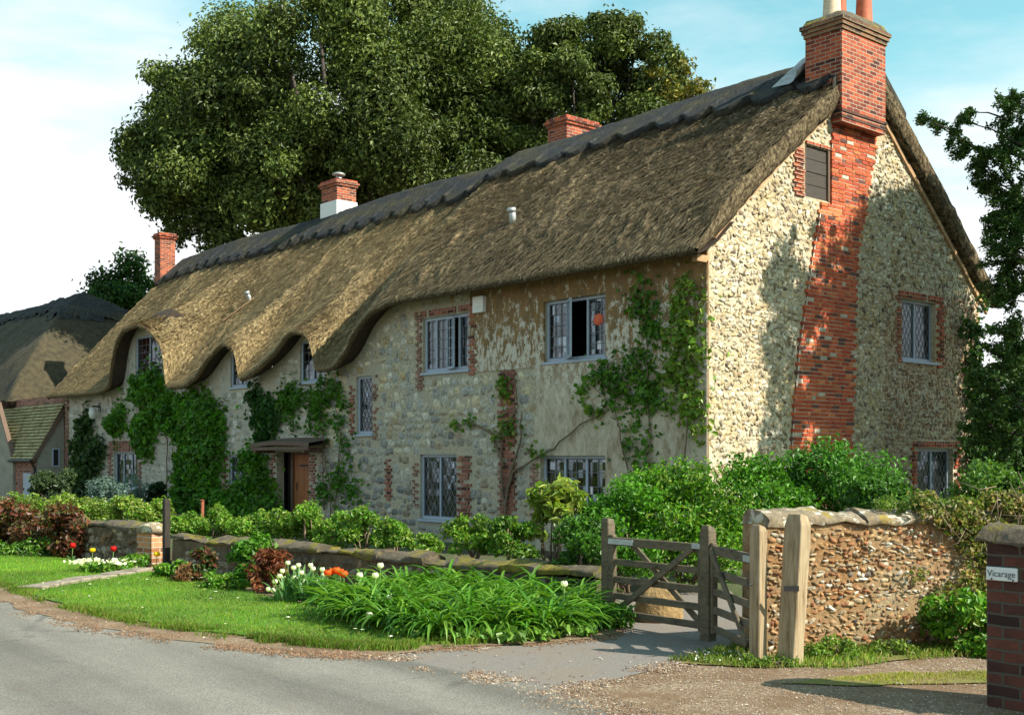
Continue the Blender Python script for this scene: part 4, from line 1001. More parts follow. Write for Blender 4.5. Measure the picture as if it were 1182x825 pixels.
def inpoly(x, y, poly):
    c = np.zeros(len(x), bool); n = len(poly)
    for i in range(n):
        x1, y1 = poly[i]; x2, y2 = poly[(i+1) % n]
        k = ((y1 > y) != (y2 > y)) & (x < (x2-x1)*(y-y1)/(y2-y1+1e-12)+x1); c ^= k
    return c
def blades(name, poly, n, h, w, cols, z0, seed, bb, dens=None, pts=None):
    rg = np.random.default_rng(seed)
    if pts is not None: x, y = pts[:, 0], pts[:, 1]; k = np.ones(len(x), bool)
    else: x = rg.uniform(bb[0], bb[1], n); y = rg.uniform(bb[2], bb[3], n); k = inpoly(x, y, poly)
    if dens is not None: k &= rg.random(n) < dens(x, y)
    x, y = x[k], y[k]; m_ = len(x); a = rg.uniform(0, 2*math.pi, m_); H = rg.uniform(*h, m_); lean = rg.uniform(.1, .9, m_)*H
    b = np.stack([x, y, np.full(m_, z0)], -1); d = np.stack([np.cos(a), np.sin(a), 0*a], -1); s_ = np.stack([-np.sin(a), np.cos(a), 0*a], -1)*w
    V = np.stack([b-s_, b+s_, b+d*lean[:, None]*.5+np.array([0, 0, .7])*H[:, None]+s_*.6, b+d*lean[:, None]+np.array([0, 0, 1])*H[:, None]], 1).reshape(-1, 3)
    i = np.arange(m_)*4; F = np.concatenate([np.stack([i, i+1, i+2], 1), np.stack([i, i+2, i+3], 1)])
    pt = .70+.75*(fbm(x*.9, y*.9, 3)+.5)+.5*np.minimum(0, fbm(x*3, y*3, 8))
    C = pal(cols, m_, rg, .2)*pt[:, None]
    return tag(np_obj(name, [(V, F, np.repeat(C, 4, 0), 'grass_blade')]), kind='stuff')
blades('grass', [(a, b) for a, b in VERGE], 340000, (.014, .036), .0035, [(.08, .23, .006), (.12, .28, .010), (.06, .17, .006), (.17, .29, .018), (.20, .21, .03)], .034, 21, (-14, .4, 9.6, 26), lambda x, y: np.clip(1.5-(y-9.5)/14, .25, 1))
blades('grass', [(-4.6, 12.35), (-3.7, 11.35), (-2.8, 10.65), (-2.1, 10.14), (-1.46, 9.80), (-.9, 9.74), (-.62, 9.98), (0, 10.3), (-1, 10.4), (-2.8, 11.1), (-4.6, 12.8)], 14000, (.02, .06), .004, [(.10, .2, .02), (.18, .23, .04), (.22, .18, .06)], .02, 22, (-5, .2, 9.4, 13), lambda x, y: .6+0*x)
fr_pts = np.array(VERGE[1:11]); q_ = np.random.default_rng(5).random(26000)*(len(fr_pts)-1); i_ = q_.astype(int); f_ = (q_-i_)[:, None]
fp = fr_pts[i_]*(1-f_)+fr_pts[i_+1]*f_ + np.random.default_rng(6).normal(size=(26000, 2))*np.array([.07, .07]); fp = fp[fbm(fp[:, 0]*3, fp[:, 1]*3, 2) > -.22]
blades('grass', None, 0, (.025, .065), .004, [(.09, .22, .01), (.15, .25, .02), (.22, .20, .06)], .018, 25, None, pts=fp)
patchW = lambda x, y: np.clip(.5+2.2*fbm(x*2.3, y*2.3, 4), 0, 1)
blades('grass', [(1.2, 9.25), (1.75, 8.95), (2.5, 8.9), (3.4, 9.4), (5.6, 9.65), (6.2, 10.5), (4.6, 10.3), (2.2, 9.6), (2.02, 10.1), (1.7, 9.8)], 42000, (.02, .07), .004, [(.10, .19, .02), (.17, .24, .035), (.07, .14, .015), (.25, .22, .07)], .012, 23, (1, 6.3, 8.8, 10.6), patchW)
blades('grass', [(1.9, 8.35), (2.6, 8.28), (3.4, 8.3), (6.0, 8.6), (6.2, 9.1), (4, 8.85), (2.9, 8.75)], 26000, (.01, .03), .004, [(.14, .17, .02), (.22, .23, .04), (.26, .22, .06)], .01, 24, (1.5, 6.3, 8.2, 9.2), patchW)
# loose pebbles and fallen petals
def pebbles(name, n, poly, bb, size, cols, z0, seed, mat='stone', flat=.6, dens=None, line=None, sd=.1):
    rg = np.random.default_rng(seed)
    if line is not None:
        ln = np.array(line, float); q_ = rg.random(n)*(len(ln)-1); i_ = q_.astype(int); f_ = (q_-i_)[:, None]; p_ = ln[i_]*(1-f_)+ln[i_+1]*f_+rg.normal(size=(n, 2))*sd; x, y = p_[:, 0], p_[:, 1]; k = fbm(x*2.2, y*2.2, seed, 3) > -.15
    else: x = rg.uniform(bb[0], bb[1], n); y = rg.uniform(bb[2], bb[3], n); k = inpoly(x, y, poly)
    if dens is not None: k &= rg.random(n) < dens(x, y)
    x, y = x[k], y[k]; m_ = len(x); s_ = rg.uniform(*size, m_)[:, None, None]
    base = np.array([(1, 0, 0), (0, 1, 0), (-1, 0, 0), (0, -1, 0), (0, 0, flat), (.6, .6, flat*.6)])
    V = base[None]*s_*(1+.35*rg.normal(size=(m_, 6, 3))); V[..., 0] += x[:, None]; V[..., 1] += y[:, None]; V[..., 2] += z0
    fs = np.array([(0, 1, 4), (1, 2, 4), (2, 3, 4), (3, 0, 4)]); F = (fs[None]+(np.arange(m_)*6)[:, None, None]).reshape(-1, 3)
    return tag(np_obj(name, [(V.reshape(-1, 3), F, np.repeat(pal(cols, m_, rg, .25), 6, 0), mat)]), kind='stuff')
PB = [(.30, .22, .15), (.42, .34, .25), (.22, .15, .10), (.52, .46, .38), (.18, .14, .11)]
pebbles('gravel', 16000, [(.29, 8.04), (.7, 7.2), (3.6, 7.0), (5.5, 9.2), (3.9, 10), (2.0, 9.1), (1.12, 8.95)], (0, 6, 6.9, 10), (.003, .008), PB, .008, 31, dens=lambda x, y: np.clip(.75-2*fbm(x*1.5, y*1.5, 7), .1, 1))
pebbles('gravel', 5000, [(-1.6, 9.9), (-1.0, 9.3), (.2, 7.9), (.45, 8.1), (-.5, 9.2), (-.8, 9.9)], (-2, .6, 7.8, 10), (.004, .011), PB, .014, 32, dens=lambda x, y: np.clip(.4-3*fbm(x*2.5, y*2.5, 7), .0, 1))
pebbles('gravel', 5000, off_e, (-7, 1, 9.4, 14.5), (.004, .014), PB+[(.2, .09, .04)]*2, .02, 33, dens=lambda x, y: .5+0*x)
EC_ = [(.15, .085, .045), (.22, .13, .07), (.10, .055, .03), (.30, .21, .13), (.2, .09, .04)]
pebbles('road_debris', 9000, None, None, (.004, .013), EC_, .017, 36, line=[(-9.3, 17.65), (-6.12, 13.72), (-4.91, 12.16), (-3.92, 11.09), (-2.99, 10.39), (-2.28, 9.90), (-1.64, 9.59), (-1.1, 9.45)], sd=.11)
pebbles('road_debris', 3200, None, None, (.004, .013), EC_, .013, 37, line=[(-1.3, 9.6), (-.66, 9.80), (.07, 10.02), (.80, 10.42), (.95, 11.0)], sd=.07)
pebbles('road_debris', 3000, None, None, (.004, .012), EC_+PB, .015, 38, line=[(-1.1, 9.55), (-.4, 8.75), (.30, 8.02)], sd=.09)
pebbles('road_debris', 3600, None, None, (.004, .012), EC_+PB, .011, 39, line=[(.30, 8.02), (1.12, 8.98), (1.75, 9.6), (2.0, 10.0)], sd=.08)
pebbles('road_debris', 2600, None, None, (.003, .010), EC_+PB, .015, 40, line=[(.30, 8.02), (1.1, 6.4)], sd=.16)
pebbles('fallen_leaves', 700, [(-4, 10.5), (-1, 9.2), (.6, 8.2), (3.4, 8.2), (4, 9.6), (1.9, 10.6), (.8, 10.5), (-1.2, 9.6)], (-4, 4, 8.2, 10.6), (.006, .014), [(.24, .10, .04), (.32, .18, .08), (.55, .50, .42), (.15, .06, .03)], .017, 34, flat=.25)
pebbles('fallen_petals', 120, VERGE, (-7, 0, 9.6, 15), (.010, .020), [(.8, .78, .70), (.75, .7, .45)], .098, 35, 'petal', .3)

# ================================================================ GARDEN WALLS
def path_frame(path):
    P = np.array(path, float); seg = np.linalg.norm(np.diff(P, axis=0), axis=1); cum = np.concatenate([[0], np.cumsum(seg)])
    def f(u):
        u = np.asarray(u, float); x = np.interp(u, cum, P[:, 0]); y = np.interp(u, cum, P[:, 1]); e = .15
        dx = np.interp(np.minimum(u+e, cum[-1]), cum, P[:, 0])-np.interp(np.maximum(u-e, 0), cum, P[:, 0]); dy = np.interp(np.minimum(u+e, cum[-1]), cum, P[:, 1])-np.interp(np.maximum(u-e, 0), cum, P[:, 1])
        L = np.hypot(dx, dy)+1e-9; return x, y, dy/L, -dx/L         # right-hand normal
    return f, cum[-1]
def wall(name, label, path, hf, th, mats, palette, sh, sw, seed, depth=.03, skip_p=.1, cap=.09, capover=.05, capround=.10, side=1, reddish=None, capjit=.03):
    """side=+1: the seen face lies on the right of the path direction"""
    f, L = path_frame(path); rg = np.random.default_rng(seed); org = (path[0][0], path[0][1], 0)
    t = thing(name, label, 'wall', org); u = np.arange(0, L+.001, .07); u[-1] = L
    x, y, nx, ny = f(u); nx, ny = nx*side, ny*side; h = np.array([hf(a) for a in u])
    def sect(offs, zs): return np.stack([np.stack([x+nx*o-org[0], y+ny*o-org[1], z], -1) for o, z in zip(offs, zs)])
    z0 = np.full_like(h, -.12)
    S1 = sect([0, 0, 0, 0, -th, -th], [z0, h*.33, h*.66, h, h, z0])
    S1 = S1 + np.stack([fbm(S1[..., 0]*3, S1[..., 2]*3, 1)*.012, fbm(S1[..., 0]*3, S1[..., 2]*3, 2)*.012, 0*S1[..., 0]], -1)
    ends = [np.stack([S1[0, k], S1[3, k], S1[4, k], S1[5, k]]) for k in (0, -1)]
    pcs = [(S1.reshape(-1, 3), grid_faces(6, len(u)), None, mats[0])] + [(e, np.array([[0, 1, 2, 3]]), None, mats[0]) for e in ends]
    def mf(a, z, o):
        X, Y, NX, NY = f(a); return np.stack([X+NX*side*o-org[0], Y+NY*side*o-org[1], z], -1)
    cs = courses(0, L, 0.0, 9, sh, sw, rg, lambda cu, cz, hw, hh: cz+hh > hf(cu)-.01 or rg.random() < skip_p, .008) if False else []
    z = 0.0
    while z < max(h):
        hh = rg.uniform(*sh); uu = rg.uniform(-.1, 0)
        while uu < L:
            ww = rg.uniform(*sw); cu = uu+ww/2
            if uu > 0 and uu+ww < L and z+hh < hf(cu)-.005 and rg.random() > skip_p: cs.append((cu, z+hh/2+rg.normal()*hh*.2, ww-.003, hh*rg.uniform(.7, 1.05)-.006))
            uu += ww
        z += hh
    if reddish:
        A = [c for c in cs if reddish(c[0], c[1]) > rg.random()]; B = [c for c in cs if c not in A]
        if A: pcs.append(stones(A, mf, depth, rg, [(.34, .13, .05), (.40, .20, .08), (.26, .10, .04), (.38, .25, .11), (.30, .20, .10), (.45, .36, .22)], .3, .17))
        cs = B
    pcs.append(stones(cs, mf, depth, rg, palette, .4, .2))
    np_obj('masonry', pcs, t)
    # coping of separate weathered blocks
    cu = 0; pcs = []
    while cu < L-.01:
        w = min(rg.uniform(.28, .6), L-cu)
        if L-cu-w < .2: w = L-cu
        n = max(4, int(w/.05)); ua = np.linspace(cu+.004, cu+w-.004, n); X, Y, NX, NY = f(ua); NX, NY = NX*side, NY*side; hh = np.array([hf(a) for a in ua]); dz = rg.normal()*capjit*.5; c_ = cap*rg.uniform(.85, 1.2)
        prof = [(capover, -.005), (capover+.012, c_*.35), (capover-.02, c_*.8), (-th*.25, c_+capround*.7), (-th*.5, c_+capround), (-th*.75, c_+capround*.7), (-th-capover+.02, c_*.8), (-th-capover, 0)]
        P = np.stack([np.stack([X+NX*o-org[0], Y+NY*o-org[1], hh+z_+(dz if z_ > 0 else 0)], -1) for o, z_ in prof])
        P = P + np.stack([fbm(P[..., 0]*7, P[..., 2]*9, seed, 3)*.04, fbm(P[..., 1]*7, P[..., 2]*9, seed+3, 3)*.04, fbm(P[..., 0]*6+P[..., 1]*6, P[..., 1]*2, seed, 3)*capjit*1.3], -1)
        pcs.append((P.reshape(-1, 3), grid_faces(*P.shape[:2]), None, mats[1], None, True))
        for k in (0, -1): pcs.append((P[:, k], np.array([list(range(8))]), None, mats[1]))
        cu += w
    np_obj('coping', pcs, t)
    return t, mf, L
DKP = [(.17, .13, .085), (.24, .20, .14), (.12, .09, .06), (.30, .26, .19), (.16, .10, .05)]
wall('garden_wall', 'low dark stone garden wall left of the little entrance, its top mossy and end smothered in russet ivy', [(-15, 27.6), (-9.05, 21.0), (-5.35, 17.3)], lambda u: .52, .32, ('mossy_core', 'mossy_coping'), DKP, (.07, .14), (.10, .28), 41, .03, cap=.035, capround=.03, capjit=.06, capover=.03)
wall('garden_wall', 'low dark stone garden wall with a mossy coping behind the strap-leaved bed', [(-4.72, 16.5), (-2.1, 14.55), (.85, 12.0)], lambda u: .45-.10*min(1, u/7.0), .34, ('mossy_core', 'mossy_coping'), DKP, (.07, .14), (.10, .28), 42, .03, cap=.035, capround=.03, capjit=.08, capover=.03)
pier = thing('brick_pier', 'small orange brick pier with a rounded cap ending the far garden wall', 'pier', (-5.20, 17.22, 0), R_(50))
MB().box((-.17, -.17, -.1), (.17, .17, .50)).build('shaft', 'brick_orange', pier, bevel=.01)
MB().lathe([(.235, .503), (.24, .55), (.19, .61), (.08, .65), (.01, .655)], (0, 0, 0), 8).build('cap', 'coping', pier, True)
FLP = [(.46, .39, .28), (.54, .48, .37), (.36, .26, .15), (.28, .19, .11), (.12, .10, .085), (.62, .58, .50), (.38, .24, .11), (.30, .14, .065), (.33, .25, .15)]
rw, rmf, rL = wall('boundary_wall', 'sunlit flint and brick boundary wall with a pale lichened coping right of the gate', [(2.02, 9.52), (4.3, 10.22), (7.2, 11.1)], lambda u: 1.05+.008*math.sin(u*3), .36, ('rubble_core', 'coping'), FLP, (.024, .052), (.022, .09), 43, .018, .08, .07, .03, .035, reddish=lambda u, z: (.75 if u < .95+.25*math.sin(z*7) else .42) )

# ================================================================ BRICK PILLAR AND SIGN
px0, py0 = 3.04, 7.62
pl = thing('brick_pillar', 'dark red brick gate pillar in shade at the right edge carrying a white name plate', 'pillar', (px0, py0, 0), ROT)
# local x: away (gable dir), local y: along the front dir (negative = nearer)
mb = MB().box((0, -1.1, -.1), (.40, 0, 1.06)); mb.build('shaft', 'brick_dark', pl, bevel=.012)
q = np.linspace(0, 1, 22); X, Y = np.meshgrid(np.linspace(0, 1, 10), q); e = np.minimum(X, 1-X)
Pq = np.stack([-.04+.48*X+fbm(X*4, Y*9)*.03, -1.12+1.15*Y+fbm(X*5, Y*8, 3)*.03, 1.065+.085*np.minimum(e*5, 1)**.6+fbm(X*7, Y*9, 5)*.05], -1)
rng_ = np.concatenate([Pq[0], Pq[1:, -1], Pq[-1, :-1][::-1], Pq[1:-1, 0][::-1], Pq[:1, 0]]); rb = rng_.copy(); rb[:, 2] = 1.062
np_obj('coping', [(Pq.reshape(-1, 3), grid_faces(22, 10), None, 'mossy_coping', None, True), (np.stack([rng_, rb]).reshape(-1, 3), grid_faces(2, len(rng_)), None, 'mossy_coping')], pl)
def sign_pt(y, z, o): return (-o, y, z)
sgn = thing('name_plate', 'small white house name plate with dark lettering screwed to the brick pillar', 'sign', HW(0, 0, 0), 0)
sgn.location = (px0, py0, 0); sgn.rotation_euler = (0, 0, ROT)
MB().box((-.022, -.215, .815), (-.004, -.012, .900)).build('plate', 'sign_plate', sgn, bevel=.003)
cu = bpy.data.curves.new('lettering', 'FONT'); cu.body = 'Vicarage'; cu.size = .058; cu.extrude = .0015; cu.align_x = 'CENTER'; cu.align_y = 'CENTER'
tmp = bpy.data.objects.new('tmp_text', cu); COL.objects.link(tmp); dg = bpy.context.evaluated_depsgraph_get(); me = bpy.data.meshes.new_from_object(tmp.evaluated_get(dg)); bpy.data.objects.remove(tmp)
me.materials.clear(); me.materials.append(M['sign_ink'])
lo_ = bpy.data.objects.new('lettering', me); COL.objects.link(lo_); lo_.parent = sgn
lo_.matrix_local = Matrix(((0, 0, -1, -.0235), (-.93, 0, 0, -.1135), (0, 1, 0, .858), (0, 0, 0, 1)))
MB().lathe([(.006, 0), (.006, .004)], (0, 0, 0), 8).build('screw', 'black_iron', sgn).matrix_local = Matrix(((0, 0, -1, -.022), (0, 1, 0, -.05), (1, 0, 0, .824), (0, 0, 0, 1)))
MB().lathe([(.006, 0), (.006, .004)], (0, 0, 0), 8).build('screw', 'black_iron', sgn).matrix_local = Matrix(((0, 0, -1, -.022), (0, 1, 0, -.19), (1, 0, 0, .824), (0, 0, 0, 1)))

simple('dark_post', (.028, .022, .016), .9, .4, 8, .5, stretch=(6, 6, 1))
# ================================================================ GATES AND POSTS
def post(name, label, base, top, w, mat, rz, chamfer=.03, notch=False):
    t = thing(name, label, 'post', (base[0], base[1], 0), 0)
    dx, dy, H = top[0]-base[0], top[1]-base[1], top[2]; mb = MB(); n = 9; ca, sa = math.cos(rz), math.sin(rz)
    V = []; 
    for i in range(n):
        a = i/(n-1); z = -.12+(H-chamfer+.12)*a; cx, cy = dx*a, dy*a; k = w/2*(1+.02*math.sin(i*2.1))
        for (p, q) in ((-1, -1), (1, -1), (1, 1), (-1, 1)): V.append((cx+(p*ca-q*sa)*k, cy+(p*sa+q*ca)*k, z))
    for (p, q) in ((-1, -1), (1, -1), (1, 1), (-1, 1)): k = w/2*.72; V.append((dx+(p*ca-q*sa)*k, dy+(p*sa+q*ca)*k, H + (.02 if p < 0 else -.0)))
    F = []
    for i in range(n):
        for k in range(4): F.append((i*4+k, i*4+(k+1) % 4, i*4+4+(k+1) % 4, i*4+4+k))
    F.append((n*4, n*4+1, n*4+2, n*4+3)); F.append((3, 2, 1, 0)); mb.add(V, F)
    s = mb.build('shaft', mat, t, bevel=.006)
    return t
p1 = post('gate_post', 'pale square oak gate post standing upright against the end of the boundary wall', (1.90, 9.18), (1.905, 9.18, 1.06), .10, 'post_wood', ROT)
p2 = post('gate_post', 'thicker pale oak gate post leaning to the right in front of the boundary wall', (2.125, 9.12), (2.20, 9.14, 1.145), .15, 'post_wood', ROT+.1, .07)
MB().box((-.055, -.10, .58), (.055, -.085, .62)).build('iron_stub', 'black_iron', p2); MB().tube([(-.055, -.05, .62), (-.09, -.075, .62), (-.09, -.075, .67)], .010).build('hinge_pin', 'black_iron', p1)
p3 = post('gate_post', 'thin weathered post at the hinge end of the wide gate beside the green hedge', (.925, 11.38), (.92, 11.38, 1.0), .10, 'rail_wood', ROT)
p4 = post('gate_post', 'grey middle gate post where the wide and the narrow gate meet', (1.70, 10.30), (1.70, 10.30, .99), .105, 'rail_wood', ROT)
def gate(name, label, A, B, zs, braces, lab):
    t = thing(name, label, 'gate', (A[0], A[1], 0)); A3, B3 = Vector((0, 0, 0)), Vector((B[0]-A[0], B[1]-A[1], 0)); D = (B3-A3); d = D.normalized(); n = Vector((d.y, -d.x, 0))
    def P(a, z, o=0): return A3 + D*a + n*o + Vector((0, 0, z))
    for i, z in enumerate(zs): MB().bar(P(0, z), P(1, z), .03 if i else .042, .062 if i else .08).build('rail', 'rail_wood', t, bevel=.006)
    for a in (0.0, 1.0): MB().bar(P(a, zs[-1]-.05), P(a, zs[0]+.06), .05, .075, tuple(d)).build('stile', 'rail_wood', t, bevel=.006)
    for (a0, z0, a1, z1, o) in braces: MB().bar(P(a0, z0, o), P(a1, z1, o), .026, .058).build('brace', 'rail_wood', t, bevel=.005)
    return t, P, n
g1, P1, n1 = gate('wide_gate', 'wide five-barred wooden gate with crossed braces across the drive', (.955, 11.30), (1.665, 10.38), [.80, .605, .44, .285, .125], [(.02, .10, .93, .80, .036), (.18, .80, .95, .14, -.036)], '')
MB().bar(P1(-.02, .80, .03), P1(.27, .80, .03), .012, .05).bar(P1(-.02, .80, -.03), P1(.27, .80, -.03), .012, .05).build('strap_hinge', 'galvanised', g1)
MB().bar(P1(.93, .82, .045), P1(1.06, .82, .045), .016, .045).build('latch', 'galvanised', g1)
g2, P2, n2 = gate('narrow_gate', 'narrow five-barred wooden gate between the middle post and the wall', (1.735, 10.22), (1.885, 9.27), [.80, .605, .44, .285, .125], [(.03, .80, .95, .12, .036)], '')
MB().bar(P2(.85, .80, .03), P2(1.02, .80, .03), .012, .05).build('strap_hinge', 'galvanised', g2)
# boulder behind the gate
bm = bmesh.new(); bmesh.ops.create_icosphere(bm, subdivisions=4, radius=1.0)
for v in bm.verts:
    c = v.co; k = 1 + .16*float(fbm(c.x*1.4, c.y*1.4, c.z*1.4)) + .06*float(fbm(c.x*5, c.y*5, c.z*5, 2)); v.co = Vector((c.x*k*.235*(1-.22*c.z), c.y*k*.22, c.z*k*.30+.14))
for f in bm.faces: f.smooth = True
me = bpy.data.meshes.new('boulder'); bm.to_mesh(me); bm.free(); me.materials.append(M['boulder'])
bo = bpy.data.objects.new('boulder', me); COL.objects.link(bo); bo.location = (1.42, 11.55, 0); tag(bo, 'mossy brown boulder on the ground behind the wide gate', 'boulder')
p5 = post('gate_post', 'dark old timber post at the narrow entrance right of the small brick pier', AT(192, 650, 16.8)[:2], (*AT(192, 650, 16.8)[:2], 1.0), .085, 'dark_post', ROT)
# rusty posts and wire by the entrance
for (px, pt, Y, lab) in ((193, 577, 18.6, 'thin rusty iron stake just right of the brick pier'), (233, 578, 18.0, 'second thin rusty iron stake among the roses further right of the pier')):
    x, y, z = AT(px, pt, Y); o = MB().tube([(0, 0, -.1), (.01, 0, z)], [.03, .024], 7).tube([(0, 0, z), (.0, 0, z+.02)], [.036, .036], 7).build('iron_stake', 'rust_iron', None, True); o.location = (x, y, 0); tag(o, lab, 'stake')
a = AT(193, 592, 18.6); b = AT(233, 594, 18.0); b2 = AT(168, 588, 19.0)
mb = MB().tube([b2, ((a[0]+b2[0])/2, (a[1]+b2[1])/2, a[2]-.02), a, ((a[0]+b[0])/2, (a[1]+b[1])/2, (a[2]+b[2])/2-.03), b], .007, 5); o = mb.build('fence_wire', 'wire'); tag(o, 'slack wire strung between the rusty stakes', 'wire')

# ================================================================ CLIMBERS ON THE COTTAGE
def climber(name, label, blobs, paths, n, size, cols, seed, aspect=.75, MF=FM, cat='climber', rad=.022, depth=.16, spread=.65, stray=.28):
    """blobs: (u, z, ru, rz[, weight]) on the wall; paths: polylines of stems on the wall"""
    rg = np.random.default_rng(seed); u0, z0 = paths[0][0]
    b = MF(np.array([u0]), np.array([0.]), np.array([.12]))[0]; base = HW(b[0], b[1], 0)
    t = thing(name, label, cat, (base[0], base[1], -.2), ROT)
    def loc(P): return P - np.array([b[0], b[1], -.2])
    tot = sum(q[2]*q[3]*(q[4] if len(q) > 4 else 1) for q in blobs); Ps, Ns, tone = [], [], []
    for q in blobs:
        wgt = q[4] if len(q) > 4 else 1; k = max(4, int(n*q[2]*q[3]*wgt/tot)); sub = max(1, int(4*q[2]*q[3]/.10)); sub = min(sub, 30)
        cen = [(q[0]+q[2]*rg.uniform(-.85, .85), q[1]+q[3]*rg.uniform(-.85, .85)) for _ in range(sub)]
        rs = min(q[2], q[3])*.55 if sub > 1 else 1
        for (cu, cz) in cen:
            kk = max(2, k//sub); st = np.where(rg.random(kk) < stray, 2.1, 1.0); du = rg.normal(size=kk)*(rs*.62 if sub > 1 else q[2]*.5)*st; dz = rg.normal(size=kk)*(rs*.66 if sub > 1 else q[3]*.5)*st
            rr = np.clip(1-(du**2+dz**2)/(rs*rs+1e-6)*.5, .15, 1); o = .05+depth*rr*rg.random(kk)**.5*rg.uniform(.6, 1.5)
            Ps.append(MF(cu+du, cz+dz, o)); nn = MF(du*.9/(rs+.01), dz*.8/(rs+.01)+.45, np.ones(kk)); Ns.append(nn); tone.append(np.full(kk, rg.uniform(.78, 1.2)))
    P = loc(np.concatenate(Ps)); N = unit(np.concatenate(Ns)); V, F, C, mt = leaves(P, N, size, aspect, rg, cols, spread, .5)
    np_obj('foliage', [(V, F, C*np.repeat(np.concatenate(tone), 4)[:, None], mt)], t)
    mb = MB()
    for p in paths:
        pts = []; 
        for (u, z) in p: pts.append(loc(MF(np.array([u+rg.normal()*.02]), np.array([z]), np.array([.07+.03*rg.random()]))[0]))
        # subdivide with wobble
        fine = []
        for a, c in zip(pts[:-1], pts[1:]):
            for k in range(4): w = a+(c-a)*k/4; fine.append(w + (rg.normal(size=3)*np.array([.008, .018, .012]) if k else 0))
        fine.append(pts[-1]); L = len(fine); mb.tube(fine, [rad*(1-.7*i/L) for i in range(L)], 6)
    mb.build('stem', 'stem_bark', t, True)
    return t
climber('wall_climber', 'tall dark green climber trained up the render right of the open upper window', [(1.35, 4.35, .28, .40), (1.35, 3.7, .32, .5), (1.45, 3.05, .34, .5), (1.30, 2.5, .30, .4), (2.15, 2.95, .55, .30), (2.75, 2.95, .45, .22, .7), (1.9, 2.35, .3, .3, .5), (1.45, 1.6, .35, .3, .6), (1.8, 1.9, .3, .3, .4), (1.35, 4.75, .14, .2, .6)],
    [[(1.55, -.2), (1.5, .9), (1.25, 1.8), (1.35, 2.8), (1.35, 3.8), (1.4, 4.75)], [(1.55, .8), (1.9, 1.7), (2.1, 2.5), (2.7, 2.95)]], 1350, .105, GR_MID+[(.12, .23, .02)], 51, stray=.45)
climber('wall_climber', 'pale yellow-green climber between the dark climber and the cottage corner', [(.45, 4.15, .30, .42), (.40, 3.5, .34, .5), (.45, 2.9, .32, .4), (.35, 2.3, .28, .35), (.55, 3.2, .3, .9, .5), (.7, 4.0, .2, .3, .5)],
    [[(.6, -.2), (.5, 1.0), (.35, 2.2), (.4, 3.3), (.5, 4.3)]], 1000, .11, GR_YELLOW+[(.10, .22, .015), (.14, .28, .02)], 52, stray=.5)
climber('bare_vine', 'almost leafless vine with long crooked arms between the lower windows', [(2.9, 2.35, .5, .12, .5), (5.0, 3.0, .3, .25, .6), (6.6, 2.35, .45, .12, .5), (5.3, 2.2, .4, .3, .4), (4.3, 1.7, .25, .15, .4)],
    [[(5.2, -.2), (5.15, .7), (4.9, 1.3), (4.3, 1.55), (3.7, 1.75), (3.0, 2.2), (2.3, 2.45), (1.9, 2.5)], [(5.15, .5), (5.3, 1.3), (5.25, 2.0), (4.75, 2.6), (4.85, 3.2)], [(5.2, 1.4), (5.6, 2.1), (6.2, 2.3), (7.0, 2.25)], [(5.1, .9), (4.7, 1.9), (4.6, 2.5)]], 330, .11, GR_MID+GR_YELLOW, 53, rad=.032)
climber('porch_climber', 'leafy climber on bare stems rising right of the front door and over the canopy', [(11.7, 3.2, .35, .30), (12.4, 3.05, .55, .35), (13.3, 2.95, .6, .30), (14.0, 3.1, .5, .35), (12.2, 2.5, .5, .35, .7), (11.2, 2.2, .3, .5, .5), (11.3, 1.1, .35, .4, .6), (10.7, .9, .35, .35, .6), (11.9, .9, .3, .5, .5), (11.0, 2.9, .3, .2, .5), (13.6, 2.6, .3, .2, .6)],
    [[(11.6, -.2), (11.65, .9), (11.9, 1.8), (12.1, 2.6), (12.9, 2.95), (14.0, 3.1)], [(11.6, -.2), (11.3, 1.1), (11.2, 2.2), (11.5, 3.0)], [(11.9, .3), (12.0, 1.6), (12.0, 2.6)]], 1750, .115, GR_MID, 54, stray=.45)
climber('ivy', 'dense dark green ivy in two columns standing over the door canopy', [(15.2, 2.75, .34, .55), (14.45, 2.75, .33, .5), (14.9, 2.2, .5, .2)], [[(15.2, 2.0), (15.2, 2.6), (15.2, 3.2)], [(14.4, 2.05), (14.4, 3.0)]], 2300, .13, [(.028, .095, .012), (.045, .13, .016), (.02, .065, .01)], 55, depth=.25)
climber('wall_creeper', 'big leafy green creeper covering the wall between the porch and the far windows', [(18.7, 2.9, .9, .45), (18.3, 2.3, 1.1, .6), (18.5, 1.5, 1.15, .6), (18.6, .8, 1.2, .6), (18.9, .2, 1.2, .5), (20.2, 2.75, .35, .35, .7), (19.6, 2.0, .4, .6), (17.5, 2.6, .3, .5, .6)],
    [[(18.6, -.2), (18.6, 1.0), (18.5, 2.2), (18.7, 3.1)], [(18.6, .5), (19.6, 1.8), (20.2, 2.8)]], 9000, .16, GR_MID+GR_BRIGHT[:2], 56, depth=.42)
climber('wall_creeper', 'low green creeper under the small window beside the dark doorway', [(16.4, .1, .9, .45), (15.4, .35, .6, .6), (15.0, 1.0, .35, .65), (15.3, 1.5, .35, .35), (14.7, .2, .45, .5), (17.2, .1, .5, .4)], [[(15.3, -.2), (15.2, .6), (15.1, 1.5)], [(15.3, 0), (16.6, .3)]], 4200, .15, GR_MID+GR_BRIGHT[:2], 57, depth=.4)
